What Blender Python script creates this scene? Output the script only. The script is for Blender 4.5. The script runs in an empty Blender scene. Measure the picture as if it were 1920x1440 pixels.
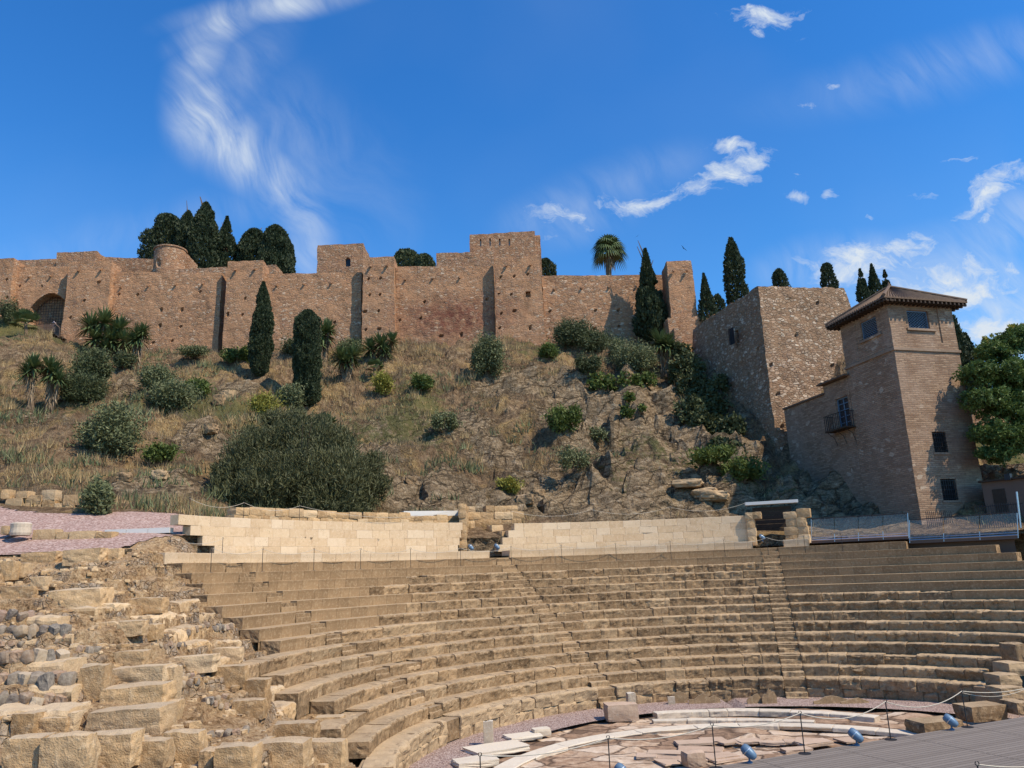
import bpy, math, random
import numpy as np
from mathutils import Vector, Matrix

C = bpy.context.scene.collection
SC = bpy.context.scene
rad = math.radians
# ------------------------------------------------------------------ camera, sky, sun, exposure
FPX, PIT, ROLL, EYE = 1463.4, 0.2388, 0.0391, 5.503
c_, s_ = math.cos(PIT), math.sin(PIT)
FW = np.array([0, c_, s_]); _u = np.array([0, -s_, c_]); _r = np.array([1., 0, 0])
RT = math.cos(ROLL) * _r - math.sin(ROLL) * _u
UP = math.sin(ROLL) * _r + math.cos(ROLL) * _u
cam_d = bpy.data.cameras.new('camera')
cam = bpy.data.objects.new('camera', cam_d); C.objects.link(cam)
cam_d.sensor_width = 36; cam_d.lens = FPX / 1920 * 36; cam_d.clip_start = .1; cam_d.clip_end = 5000
m = Matrix.Identity(4)
for i in range(3):
    m[i][0], m[i][1], m[i][2] = RT[i], UP[i], -FW[i]
m[2][3] = EYE
cam.matrix_world = m
SC.camera = cam
SUN_EL, SUN_AZ = 50., 32.        # elevation; azimuth turned from +X towards the viewer
sd = Vector((math.cos(rad(SUN_AZ)) * math.cos(rad(SUN_EL)), -math.sin(rad(SUN_AZ)) * math.cos(rad(SUN_EL)), math.sin(rad(SUN_EL))))
sun_d = bpy.data.lights.new('sun', 'SUN'); sun_d.energy = 5.0; sun_d.angle = rad(.55); sun_d.color = (1, .86, .66)
sun = bpy.data.objects.new('sun', sun_d); C.objects.link(sun); sun.location = (30, -10, 60)
sun.rotation_euler = sd.to_track_quat('Z', 'Y').to_euler()
SC.view_settings.view_transform = 'Standard'; SC.view_settings.look = 'None'
SC.view_settings.exposure = 0.14; SC.view_settings.gamma = 1


class NT:
    """tiny node helper"""
    def __init__(s, tree): s.t = tree; s.n = tree.nodes; s.n.clear()
    def new(s, typ, **k):
        nd = s.n.new(typ)
        for a, b in k.items(): setattr(nd, a, b)
        return nd
    def put(s, sock, v):
        if v is None: return
        if hasattr(v, 'is_output') or isinstance(v, bpy.types.NodeSocket): s.t.links.new(v, sock)
        else: sock.default_value = v
    def math(s, op, a, b=None, c=None, clamp=False):
        n = s.new('ShaderNodeMath', operation=op); n.use_clamp = clamp
        s.put(n.inputs[0], a); s.put(n.inputs[1], b)
        if c is not None: s.put(n.inputs[2], c)
        return n.outputs[0]
    def vmath(s, op, a, b=None):
        n = s.new('ShaderNodeVectorMath', operation=op); s.put(n.inputs[0], a); s.put(n.inputs[1], b)
        return n.outputs['Value'] if op in ('LENGTH', 'DOT_PRODUCT') else n.outputs[0]
    def map(s, v, a, b, c=0., d=1., smooth=False):
        n = s.new('ShaderNodeMapRange'); n.interpolation_type = 'SMOOTHSTEP' if smooth else 'LINEAR'
        s.put(n.inputs[0], v)
        for i, x in enumerate((a, b, c, d)): s.put(n.inputs[i + 1], x)
        return n.outputs[0]
    def mapping(s, v, loc=(0, 0, 0), rot=(0, 0, 0), scale=(1, 1, 1), typ='POINT'):
        n = s.new('ShaderNodeMapping', vector_type=typ); s.put(n.inputs[0], v)
        n.inputs['Location'].default_value = loc; n.inputs['Rotation'].default_value = rot; n.inputs['Scale'].default_value = scale
        return n.outputs[0]
    def noise(s, v, scale, detail=4, rough=.55, dist=0, col=False):
        n = s.new('ShaderNodeTexNoise'); s.put(n.inputs['Vector'], v); n.inputs['Scale'].default_value = scale
        n.inputs['Detail'].default_value = detail; n.inputs['Roughness'].default_value = rough; n.inputs['Distortion'].default_value = dist
        return n.outputs['Color'] if col else n.outputs[0]
    def vor(s, v, scale, feature='F1', out='Color', rnd=1.):
        n = s.new('ShaderNodeTexVoronoi', feature=feature); s.put(n.inputs['Vector'], v); n.inputs['Scale'].default_value = scale
        n.inputs['Randomness'].default_value = rnd
        return n.outputs[out]
    def mix(s, f, a, b, mode='MIX'):
        n = s.new('ShaderNodeMix', data_type='RGBA', blend_type=mode); n.clamp_factor = True
        s.put(n.inputs[0], f)
        for sock, v in ((n.inputs[6], a), (n.inputs[7], b)):
            if isinstance(v, tuple) and len(v) == 3: v = (*v, 1)
            s.put(sock, v)
        return n.outputs[2]
    def ramp(s, f, stops):
        n = s.new('ShaderNodeValToRGB'); s.put(n.inputs[0], f); cr = n.color_ramp
        while len(cr.elements) < len(stops): cr.elements.new(.5)
        for e, (p, c) in zip(cr.elements, stops): e.position = p; e.color = (*c, 1)
        return n.outputs[0]
    def sep(s, v):
        n = s.new('ShaderNodeSeparateXYZ'); s.put(n.inputs[0], v); return n.outputs
    def comb(s, x, y, z):
        n = s.new('ShaderNodeCombineXYZ')
        for i, v in enumerate((x, y, z)): s.put(n.inputs[i], v)
        return n.outputs[0]
    def attr(s, name='tone', out='Color'):
        return s.new('ShaderNodeAttribute', attribute_name=name).outputs[out]
    def pos(s): return s.new('ShaderNodeNewGeometry').outputs['Position']


def ray(x, y): return FW + RT * ((x - 960) / FPX) - UP * ((y - 720) / FPX)
def rr(x, y):
    d = ray(x, y); return d[0] / d[1], d[2] / d[1]

# world: physical sky, deepened, with cirrus clouds laid out by direction
world = bpy.data.worlds.new('World'); SC.world = world; world.use_nodes = True
w = NT(world.node_tree)
sky = w.new('ShaderNodeTexSky', sky_type='NISHITA'); sky.sun_disc = False
sky.sun_elevation = rad(SUN_EL); sky.sun_rotation = rad(90 + SUN_AZ); sky.air_density = 1.0; sky.dust_density = .35; sky.ozone_density = 3.
gen = w.new('ShaderNodeTexCoord').outputs['Generated']
gx, gy, gz = w.sep(gen)
gyc = w.math('MAXIMUM', gy, .05)
uv = w.comb(w.math('DIVIDE', gx, gyc), w.math('DIVIDE', gz, gyc), 0.)
wn = w.noise(uv, 3.2, 4, .55, col=True)
warp = w.vmath('SCALE', w.vmath('SUBTRACT', wn, (.5, .5, .5)), None); warp.node.inputs['Scale'].default_value = .11
wn2 = w.noise(uv, 14, 4, .6, col=True)
warp2 = w.vmath('SCALE', w.vmath('SUBTRACT', wn2, (.5, .5, .5)), None); warp2.node.inputs['Scale'].default_value = .05
uvw = w.vmath('ADD', w.vmath('ADD', uv, warp), warp2)
# (px,py) centre, half length px, half width px, tilt (deg, anticlockwise in the picture), strength
CI = [(520, 8, 150, 30, 10, .8), (430, 40, 90, 38, 30, .75), (378, 120, 90, 42, 68, .62), (385, 215, 80, 55, -75, 1.), (440, 275, 100, 52, -50, 1.), (510, 335, 90, 46, -42, .8), (560, 400, 80, 40, -62, .62), (575, 470, 80, 40, -80, .5),
      (560, 270, 150, 90, -55, .22), (640, 330, 160, 90, -50, .12), (300, 430, 260, 40, 12, .16), (450, 130, 120, 60, 60, .25), (1700, 470, 150, 34, 12, .3), (1780, 120, 260, 50, 12, .24), (1590, 500, 130, 45, 5, .6), (1860, 620, 150, 80, -5, 1.), (1790, 530, 130, 70, 0, .8), (1700, 560, 140, 50, 0, .5), (1900, 430, 110, 50, 25, .5), (1060, 405, 90, 45, 8, .35), (1180, 330, 120, 40, 15, .2)]
CP = [(1430, 15, 75, 34, -8, 1.), (1440, 50, 20, 14, 0, .7), (1375, 315, 66, 34, 26, 1.1), (1290, 345, 60, 24, 12, .9), (1200, 368, 105, 22, 8, 1.), (1050, 402, 60, 30, 8, .6), (1060, 435, 60, 12, 12, .55), (1362, 270, 44, 20, -10, .95), (1500, 185, 34, 10, 5, .7), (1568, 161, 20, 6, 0, .7),
      (1478, 376, 30, 17, -20, 1.), (1540, 370, 30, 9, 28, .7), (1690, 465, 90, 24, 14, .8), (1890, 355, 70, 34, 26, 1.1), (1835, 385, 60, 14, 28, .8), (1850, 415, 50, 12, 25, .7), (1785, 528, 120, 56, 0, 1.25), (1600, 500, 120, 40, 8, 1.15), (1700, 540, 90, 40, 0, .9), (1520, 512, 40, 20, 0, .7), (1870, 615, 110, 46, -5, 1.1), (1642, 408, 18, 7, 0, .6), (1905, 502, 26, 16, -30, .8), (1840, 288, 60, 8, -8, .5), (1900, 650, 60, 22, 0, .7), (1480, 330, 16, 8, 0, .4), (1760, 350, 36, 7, 5, .45), (1110, 348, 30, 10, -15, .4)]
fibv = w.vmath('ADD', uv, w.vmath('SCALE', w.vmath('SUBTRACT', w.noise(uv, 2.2, 3, .5, col=True), (.5, .5, .5)), None))
fibv.node.inputs[1].links[0].from_node.inputs['Scale'].default_value = .35
fib = w.noise(w.mapping(w.mapping(fibv, rot=(0, 0, rad(58))), scale=(3.0, 11, 1)), 1.7, 9, .6, .3)
fib2 = w.noise(w.mapping(uvw, rot=(0, 0, rad(-15)), scale=(1.4, 2.4, 1)), 13, 9, .68, .4)
def cloudmass(L, vec, grow):
    tot = None
    for (px, py, a, b, t, st) in L:
        u0, v0 = rr(px, py); k = 1.09 / FPX
        mp = w.mapping(vec, loc=(u0, v0, 0), rot=(0, 0, rad(t)), scale=(a * k * grow, b * k * grow, 1), typ='TEXTURE')
        g = w.math('MULTIPLY', w.map(w.vmath('LENGTH', mp), 1., 0., 0., 1., True), st)
        tot = g if tot is None else w.math('MAXIMUM', tot, g)
    return tot
dci = w.math('MULTIPLY', cloudmass(CI, w.vmath('ADD', uv, w.vmath('MULTIPLY', warp, (.4, .4, 0))), 1.9), w.map(fib, .34, .72, .08, 1.1))
dcp = w.map(w.math('ADD', cloudmass(CP, uvw, 1.7), w.math('MULTIPLY', w.math('SUBTRACT', fib2, .5), 2.6)), .42, 1.25, 0., 1.)
dcp = w.math('MULTIPLY', dcp, w.map(cloudmass(CP, uvw, 2.1), .02, .3))
dens = w.math('MAXIMUM', w.math('MULTIPLY', dci, .95), dcp)
dens = w.math('ADD', dens, w.math('MULTIPLY', w.map(w.noise(uvw, 1.7, 3, .5), .45, .75), .05), clamp=True)
gate = w.map(gy, .05, .2)
dens = w.math('MULTIPLY', dens, gate)
deep = w.mix(1., sky.outputs[0], w.mix(w.map(gz, .02, .62, 0., 1., True), (.66, 1.27, 1.60), (.30, .98, 1.62)), 'MULTIPLY')
cloudcol = (5.3, 5.9, 6.6)
skyc = w.mix(dens, deep, cloudcol)
bg = w.new('ShaderNodeBackground'); w.put(bg.inputs[0], skyc); bg.inputs[1].default_value = .12
out = w.new('ShaderNodeOutputWorld'); w.t.links.new(bg.outputs[0], out.inputs[0])

# ------------------------------------------------------------------ geometry of the place
CX, CY, R0, TR, HP, RISE = 8.306, 23.546, 11.85, .741, .804, .4
O3 = np.array([0, 0, EYE])
def atY(x, y, Y):
    d = ray(x, y); return O3 + d * (Y / d[1])
def atz(x, y, z):
    d = ray(x, y); return O3 + d * ((z - EYE) / d[2])
def cyl(x, y, r):
    d = ray(x, y); a = d[0]**2 + d[1]**2; b = -2 * (d[0] * CX + d[1] * CY); c = CX**2 + CY**2 - r * r
    t = (-b + math.sqrt(max(b * b - 4 * a * c, 0))) / 2 / a
    p = O3 + t * d; return p, math.atan2(p[0] - CX, p[1] - CY)
def pol(r, th, z=0): return np.array([CX + r * math.sin(th), CY + r * math.cos(th), z])
def onface(x, y, P, Q):
    """pixel -> (metres along PQ, z) on the vertical plane through P,Q"""
    P = np.array(P[:2], float); Q = np.array(Q[:2], float); d = ray(x, y); e = (Q - P) / np.linalg.norm(Q - P)
    A = np.array([[d[0], -e[0]], [d[1], -e[1]]]); t, s = np.linalg.solve(A, P)
    return s, EYE + t * d[2]

rng = np.random.default_rng(7)
def _h(ix, iy, iz):
    n = (ix * 374761393 + iy * 668265263 + iz * 2147483647 + 1013904223) & 0xffffffff
    n = ((n ^ (n >> 13)) * 1274126177) & 0xffffffff
    n = ((n ^ (n >> 15)) * 2246822519) & 0xffffffff
    return ((n ^ (n >> 16)) & 0xffff) / 32767.5 - 1
def vnoise(P):
    P = np.asarray(P, float); I = np.floor(P).astype(np.int64); f = P - I; f = f * f * (3 - 2 * f)
    x, y, z = I[..., 0], I[..., 1], I[..., 2]; r = 0
    for a in (0, 1):
        for b in (0, 1):
            for c in (0, 1):
                wgt = (f[..., 0] if a else 1 - f[..., 0]) * (f[..., 1] if b else 1 - f[..., 1]) * (f[..., 2] if c else 1 - f[..., 2])
                r = r + wgt * _h(x + a, y + b, z + c)
    return r
def fbm(P, oct=4, g=.5):
    P = np.asarray(P, float); a = 1; r = 0; k = 1
    for i in range(oct): r = r + a * vnoise(P * k + i * 17.3); a *= g; k *= 2.03
    return r
def ridged(P, oct=4):
    P = np.asarray(P, float); a = 1; r = 0; k = 1
    for i in range(oct): r = r + a * (1 - 2 * np.abs(vnoise(P * k + i * 9.7))); a *= .5; k *= 2.1
    return r

class MB:
    def __init__(s): s.v = []; s.f = []; s.c = []; s.uv = []; s.n = 0
    def add(s, V, F, col=(.5, .5, .5), uv=None):
        V = np.asarray(V, float).reshape(-1, 3); s.v.append(V)
        s.f.extend([[i + s.n for i in f] for f in F])
        col = np.asarray(col, float)
        s.c.append(np.tile(col, (len(V), 1)) if col.ndim == 1 else col)
        s.uv.append(np.zeros((len(V), 2)) if uv is None else np.asarray(uv, float)); s.n += len(V)
    def grid(s, G, col=(.5, .5, .5), uv=None, flip=False):
        a, b = G.shape[:2]; i = np.arange(a * b).reshape(a, b)
        F = np.stack([i[:-1, :-1], i[1:, :-1], i[1:, 1:], i[:-1, 1:]], -1).reshape(-1, 4)
        if flip: F = F[:, ::-1]
        col = np.asarray(col, float)
        if col.ndim == 3: col = col.reshape(-1, 3)
        s.add(G.reshape(-1, 3), F.tolist(), col, None if uv is None else uv.reshape(-1, 2))
    def build(s, name, mat, parent=None, smooth=False, loc=None):
        me = bpy.data.meshes.new(name)
        V = np.concatenate(s.v) if s.v else np.zeros((0, 3))
        off = np.array(loc if loc is not None else (parent_loc(parent) if parent else (0, 0, 0)), float)
        me.from_pydata((V - off).tolist(), [], s.f)
        if len(V):
            a = me.color_attributes.new('tone', 'FLOAT_COLOR', 'POINT'); cc = np.ones((len(V), 4), np.float32); cc[:, :3] = np.concatenate(s.c); a.data.foreach_set('color', cc.ravel())
            ul = me.uv_layers.new(name='UVMap'); li = np.empty(len(me.loops), np.int32); me.loops.foreach_get('vertex_index', li)
            ul.data.foreach_set('uv', np.concatenate(s.uv)[li].astype(np.float32).ravel())
        me.materials.append(mat)
        if smooth: me.polygons.foreach_set('use_smooth', [True] * len(me.polygons))
        me.update()
        o = bpy.data.objects.new(name, me); C.objects.link(o)
        if parent: o.parent = parent
        else: o.location = off
        return o
def parent_loc(p):
    l = np.array(p.location[:])
    while p.parent: p = p.parent; l = l + np.array(p.location[:])
    return l
def tag(o, label=None, cat=None, group=None, kind=None):
    if label: o['label'] = label
    if cat: o['category'] = cat
    if group: o['group'] = group
    if kind: o['kind'] = kind
    return o
def empty(name, loc, label, cat, group=None):
    o = bpy.data.objects.new(name, None); C.objects.link(o); o.location = tuple(float(v) for v in loc); o.empty_display_size = .3
    return tag(o, label, cat, group)
def copy_tree(o, loc, label, rot=None):
    c = o.copy(); C.objects.link(c); c.location = tuple(loc); c['label'] = label
    if rot is not None: c.rotation_euler = rot
    for ch in o.children:
        d = ch.copy(); C.objects.link(d); d.parent = c
        for g in ch.children:
            e = g.copy(); C.objects.link(e); e.parent = d
    return c

def box(mb, c, size, ax=None, col=(.5, .5, .5)):
    ax = np.eye(3) if ax is None else np.asarray(ax, float)
    V = [np.array(c) + ax.T @ (np.array([x, y, z]) * np.array(size) / 2) for x in (-1, 1) for y in (-1, 1) for z in (-1, 1)]
    mb.add(V, [[0, 1, 3, 2], [4, 6, 7, 5], [0, 4, 5, 1], [2, 3, 7, 6], [0, 2, 6, 4], [1, 5, 7, 3]], col)
def fbox(mb, P, Q, s0, s1, z0, z1, d0, d1, col=(.5, .5, .5)):
    """box on a wall face P->Q (outward normal to the right of P->Q), from s0..s1 metres, z0..z1, d0..d1 outwards"""
    P = np.array(P[:2], float); Q = np.array(Q[:2], float); e = (Q - P) / np.linalg.norm(Q - P); n = np.array([e[1], -e[0]])
    c = P + e * (s0 + s1) / 2 + n * (d0 + d1) / 2
    box(mb, (c[0], c[1], (z0 + z1) / 2), (abs(s1 - s0), abs(d1 - d0), abs(z1 - z0)), [[e[0], e[1], 0], [n[0], n[1], 0], [0, 0, 1]], col)
def tube(mb, pts, r, n=6, col=(.5, .5, .5), cap=True):
    pts = np.asarray(pts, float); r = np.broadcast_to(np.asarray(r, float), (len(pts),)); T = np.gradient(pts, axis=0); T /= np.linalg.norm(T, axis=1)[:, None] + 1e-9
    ref = np.array([0, 0, 1.]) if abs(T[0][2]) < .9 else np.array([1., 0, 0]); G = []
    for p, t, q in zip(pts, T, r):
        a = np.cross(t, ref); a /= np.linalg.norm(a) + 1e-9; b = np.cross(t, a); th = np.linspace(0, 2 * math.pi, n + 1)
        G.append(p + q * (np.cos(th)[:, None] * a + np.sin(th)[:, None] * b))
    G = np.array(G); mb.grid(G, col)
    if cap:
        mb.add(G[0][:-1], [list(range(n))], col); mb.add(G[-1][:-1], [list(range(n))[::-1]], col)
def lathe(mb, prof, c, n=14, ax=None, col=(.5, .5, .5)):
    th = np.linspace(0, 2 * math.pi, n + 1); ax = np.eye(3) if ax is None else np.asarray(ax, float)
    G = np.array([[np.array(c) + ax.T @ np.array([r * math.cos(t), r * math.sin(t), z]) for t in th] for r, z in prof]); mb.grid(G, col, flip=True)

# ------------------------------------------------------------------ materials
def mat(name, rough=.9, bump=0., spec=.2):
    m = bpy.data.materials.new(name); m.use_nodes = True; t = NT(m.node_tree)
    b = t.new('ShaderNodeBsdfPrincipled'); o = t.new('ShaderNodeOutputMaterial'); t.t.links.new(b.outputs[0], o.inputs[0])
    b.inputs['Roughness'].default_value = rough; b.inputs['Specular IOR Level'].default_value = spec
    return m, t, b
def setbump(t, b, h, dist, strength=1.):
    n = t.new('ShaderNodeBump'); n.inputs['Strength'].default_value = strength; n.inputs['Distance'].default_value = dist
    t.put(n.inputs['Height'], h); t.t.links.new(n.outputs[0], b.inputs['Normal'])
def plain(name, col, rough=.6, metal=0., var=.15, scale=8.):
    m, t, b = mat(name, rough); n = t.noise(t.pos(), scale, 5, .6)
    c = t.mix(n, tuple(v * (1 - var) for v in col), tuple(min(v * (1 + var), 1) for v in col)); t.put(b.inputs['Base Color'], c); b.inputs['Metallic'].default_value = metal
    return m

def stone_mat(name, c_lo, c_hi, c_light, pore=.5, bumpd=.035, stain=(.10, .075, .05), stain_amt=.5, grey=(.30, .26, .20)):
    """sandstone: tone.r per block, tone.g = restored smooth stone, tone.b = paler"""
    m, t, b = mat(name, .92, spec=.12); p = t.pos(); a = t.sep(t.attr())
    n1 = t.noise(p, 1.3, 5, .6); n2 = t.noise(p, 9, 6, .65); n3 = t.noise(p, 34, 3, .6)
    col = t.mix(t.map(t.math('ADD', t.math('MULTIPLY', n1, .5), t.math('MULTIPLY', a[0], .75)), .15, 1.05), c_lo, c_hi)
    col = t.mix(t.math('MULTIPLY', t.map(n2, .5, .72), .55), col, c_light)
    old = t.math('SUBTRACT', 1., a[1])
    st = t.math('MULTIPLY', t.math('MULTIPLY', t.map(t.noise(p, 3.4, 6, .7), .5, .72), stain_amt), t.math('ADD', .15, t.math('MULTIPLY', old, .85)))
    col = t.mix(st, col, stain)
    # weathered grey on upward faces; seat treads also paler, sunlight painted in
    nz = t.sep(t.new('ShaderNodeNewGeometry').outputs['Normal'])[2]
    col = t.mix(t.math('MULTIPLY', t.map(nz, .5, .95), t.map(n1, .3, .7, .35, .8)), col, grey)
    col = t.mix(a[2], col, c_light)
    holes = t.map(t.vor(p, 17, 'F1', 'Distance'), .10, .24)
    hm = t.math('MULTIPLY', t.map(t.noise(p, 2.1, 3, .6), .48, .62), pore)
    hv = t.math('SUBTRACT', 1., t.math('MULTIPLY', hm, t.math('SUBTRACT', 1., holes)))
    col = t.mix(t.math('MULTIPLY', t.math('SUBTRACT', 1., hv), .75), col, tuple(v * .35 for v in stain))
    t.put(b.inputs['Base Color'], col)
    h = t.math('ADD', t.math('MULTIPLY', n2, .7), t.math('ADD', t.math('MULTIPLY', n3, .35), t.math('MULTIPLY', hv, .5)))
    h = t.math('MULTIPLY', h, t.math('ADD', .25, t.math('MULTIPLY', old, .75)))
    setbump(t, b, h, bumpd)
    return m
M = {}
M['seat'] = stone_mat('sandstone', (.175, .112, .060), (.38, .25, .135), (.52, .385, .235), stain=(.060, .042, .026), stain_amt=1., grey=(.44, .335, .215))
M['marble'] = stone_mat('travertine', (.50, .36, .22), (.60, .45, .285), (.68, .56, .41), pore=1.6, bumpd=.012, stain=(.36, .23, .12), stain_amt=3., grey=(.6, .5, .38))
M['ruin'] = stone_mat('weathered_block', (.28, .17, .08), (.56, .37, .19), (.68, .52, .33), stain=(.15, .105, .065), stain_amt=.6, grey=(.45, .37, .265), bumpd=.05)
M['plate'] = stone_mat('paving_plate', (.28, .19, .13), (.44, .32, .23), (.54, .44, .34), pore=.3, bumpd=.02, stain=(.22, .13, .09), stain_amt=.6, grey=(.52, .38, .28))
M['white_stone'] = stone_mat('white_marble', (.38, .30, .215), (.54, .44, .33), (.64, .56, .44), pore=.3, bumpd=.015, stain=(.22, .16, .11), stain_amt=.5, grey=(.62, .57, .48))

def rubble_mat(name, mortar, stones, lightstone, sc=1.9, flat=1.7, expose=(.42, .56), red=None, course=.75, bump=.05, band=.35):
    m, t, b = mat(name, .95, spec=.08); p = t.pos()
    wv = t.vmath('ADD', p, t.vmath('MULTIPLY', t.vmath('SUBTRACT', t.noise(p, 2.2, 3, .6, col=True), (.5, .5, .5)), (.35, .35, .2)))
    sp = t.mapping(wv, scale=(1, 1, flat))
    cell = t.sep(t.vor(sp, sc, 'F1', 'Color')); dst = t.vor(sp, sc, 'DISTANCE_TO_EDGE', 'Distance')
    big = t.noise(p, .34, 4, .6); mid = t.noise(p, 1.5, 5, .65); fine = t.noise(t.mapping(p, scale=(1, 1, 2.2)), 7, 5, .7)
    col = t.mix(t.map(fine, .3, .7), tuple(v * .74 for v in mortar), tuple(v * 1.22 for v in mortar))
    # thin brick courses
    zz = t.math('ADD', t.sep(p)[2], t.math('MULTIPLY', t.math('SUBTRACT', mid, .5), .16))
    fr = t.math('FRACT', t.math('MULTIPLY', zz, 1 / course))
    line = t.math('MULTIPLY', t.map(t.math('ABSOLUTE', t.math('SUBTRACT', fr, .5)), .0, .16, 1., 0.), t.map(t.noise(t.mapping(p, scale=(.5, .5, 1.6)), 1.1, 3), .42, .6))
    col = t.mix(t.math('MULTIPLY', line, band), col, tuple(v * .5 for v in mortar))
    sc_ = t.ramp(cell[0], stones)
    sc_ = t.mix(t.math('MULTIPLY', t.map(cell[1], .80, .86), .85), sc_, lightstone)
    expm = t.math('MULTIPLY', t.map(t.math('ADD', t.math('MULTIPLY', big, .55), t.math('MULTIPLY', t.noise(p, 1.0, 4, .7), .45)), expose[0], expose[1]), t.map(dst, .03, .10))
    keep = t.map(cell[2], .25, .4)
    fac = t.math('MULTIPLY', expm, keep)
    col = t.mix(t.math('MULTIPLY', fac, .9), col, sc_)
    joint = t.math('MULTIPLY', t.math('SUBTRACT', 1., t.map(dst, .0, .05)), t.map(big, .38, .6))
    col = t.mix(t.math('MULTIPLY', joint, .55), col, tuple(v * .33 for v in mortar))
    col = t.mix(t.math('MULTIPLY', t.map(t.noise(t.mapping(p, scale=(1, 1, .3)), .8, 5, .7), .53, .72), .55), col, tuple(v * .42 for v in mortar))
    if red:
        rp, rr_, rc = red      # centre, radius, colour: the red washed masonry patch
        d = t.vmath('LENGTH', t.mapping(wv, loc=rp, scale=rr_, typ='TEXTURE'))
        col = t.mix(t.math('MULTIPLY', t.map(d, 1.1, .3), t.map(mid, .36, .58, .15, .85)), col, rc)
    col = t.mix(t.math('MULTIPLY', t.map(t.noise(p, .13, 3), .4, .65), .25), col, tuple(v * .75 for v in mortar))
    t.put(b.inputs['Base Color'], col)
    h = t.math('ADD', t.math('MULTIPLY', t.math('MULTIPLY', t.map(dst, 0., .14), t.map(fac, 0., 1., .35, 1.)), 1.), t.math('MULTIPLY', fine, .6))
    setbump(t, b, h, bump)
    return m
STN = [(0, (.24, .14, .09)), (.3, (.36, .22, .14)), (.55, (.44, .30, .20)), (.8, (.33, .18, .12)), (1, (.48, .36, .25))]
_g = atY(850, 585, 77.6)
M['fort'] = rubble_mat('fortress_masonry', (.46, .255, .140), STN, (.64, .50, .36), sc=3.0, flat=2.1, expose=(.40, .56), bump=.06, course=.5, band=.5, red=((float(_g[0]), float(_g[1]), float(_g[2]) - .6), (7.5, 30, 3.0), (.17, .055, .04)))
M['fort_far'] = rubble_mat('upper_fortress_masonry', (.36, .20, .112), STN, (.50, .38, .27), sc=2.8, expose=(.3, .45), band=.2)
M['bastion'] = rubble_mat('bastion_masonry', (.285, .18, .11), [(0, (.23, .15, .10)), (.4, (.38, .27, .18)), (.7, (.46, .34, .24)), (1, (.33, .22, .15))], (.60, .49, .37), sc=2.9, flat=1.7, expose=(.26, .42), course=.6, bump=.07, band=.55)

def brick_mat():
    m, t, b = mat('thin_brick', .93, spec=.1); p = t.pos(); uvn = t.new('ShaderNodeUVMap').outputs[0]
    wv = t.vmath('ADD', uvn, t.vmath('MULTIPLY', t.vmath('SUBTRACT', t.noise(p, 3, 3, .6, col=True), (.5, .5, .5)), (.05, .045, 0)))
    br = t.new('ShaderNodeTexBrick'); t.put(br.inputs['Vector'], wv); br.inputs['Scale'].default_value = 1
    br.inputs['Brick Width'].default_value = .42; br.inputs['Row Height'].default_value = .115; br.inputs['Mortar Size'].default_value = .02; br.inputs['Mortar Smooth'].default_value = .5; br.inputs['Bias'].default_value = -.2
    br.inputs['Color1'].default_value = (.235, .145, .092, 1); br.inputs['Color2'].default_value = (.41, .28, .185, 1); br.inputs['Mortar'].default_value = (.235, .17, .12, 1)
    n = t.noise(p, .6, 5, .65); n2 = t.noise(p, 5, 5, .7)
    col = t.mix(t.map(n, .4, .65), br.outputs[0], t.mix(.5, br.outputs[0], (.37, .27, .2)))
    col = t.mix(t.math('MULTIPLY', t.map(n2, .52, .7), .45), col, (.13, .085, .06))
    # patches of pale stone inside the brickwork
    cell = t.sep(t.vor(t.mapping(p, scale=(1, 1, 1.5)), 2.3, 'F1', 'Color')); dst = t.vor(t.mapping(p, scale=(1, 1, 1.5)), 2.3, 'DISTANCE_TO_EDGE', 'Distance')
    f = t.math('MULTIPLY', t.math('MULTIPLY', t.map(cell[0], .86, .9), t.map(dst, .04, .1)), t.map(t.noise(p, .45, 3), .50, .58))
    col = t.mix(t.math('MULTIPLY', f, .7), col, (.50, .40, .30))
    t.put(b.inputs['Base Color'], col); setbump(t, b, t.math('ADD', br.outputs['Fac'], t.math('MULTIPLY', n2, -.6)), -.03)
    return m
M['brick'] = brick_mat()

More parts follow.
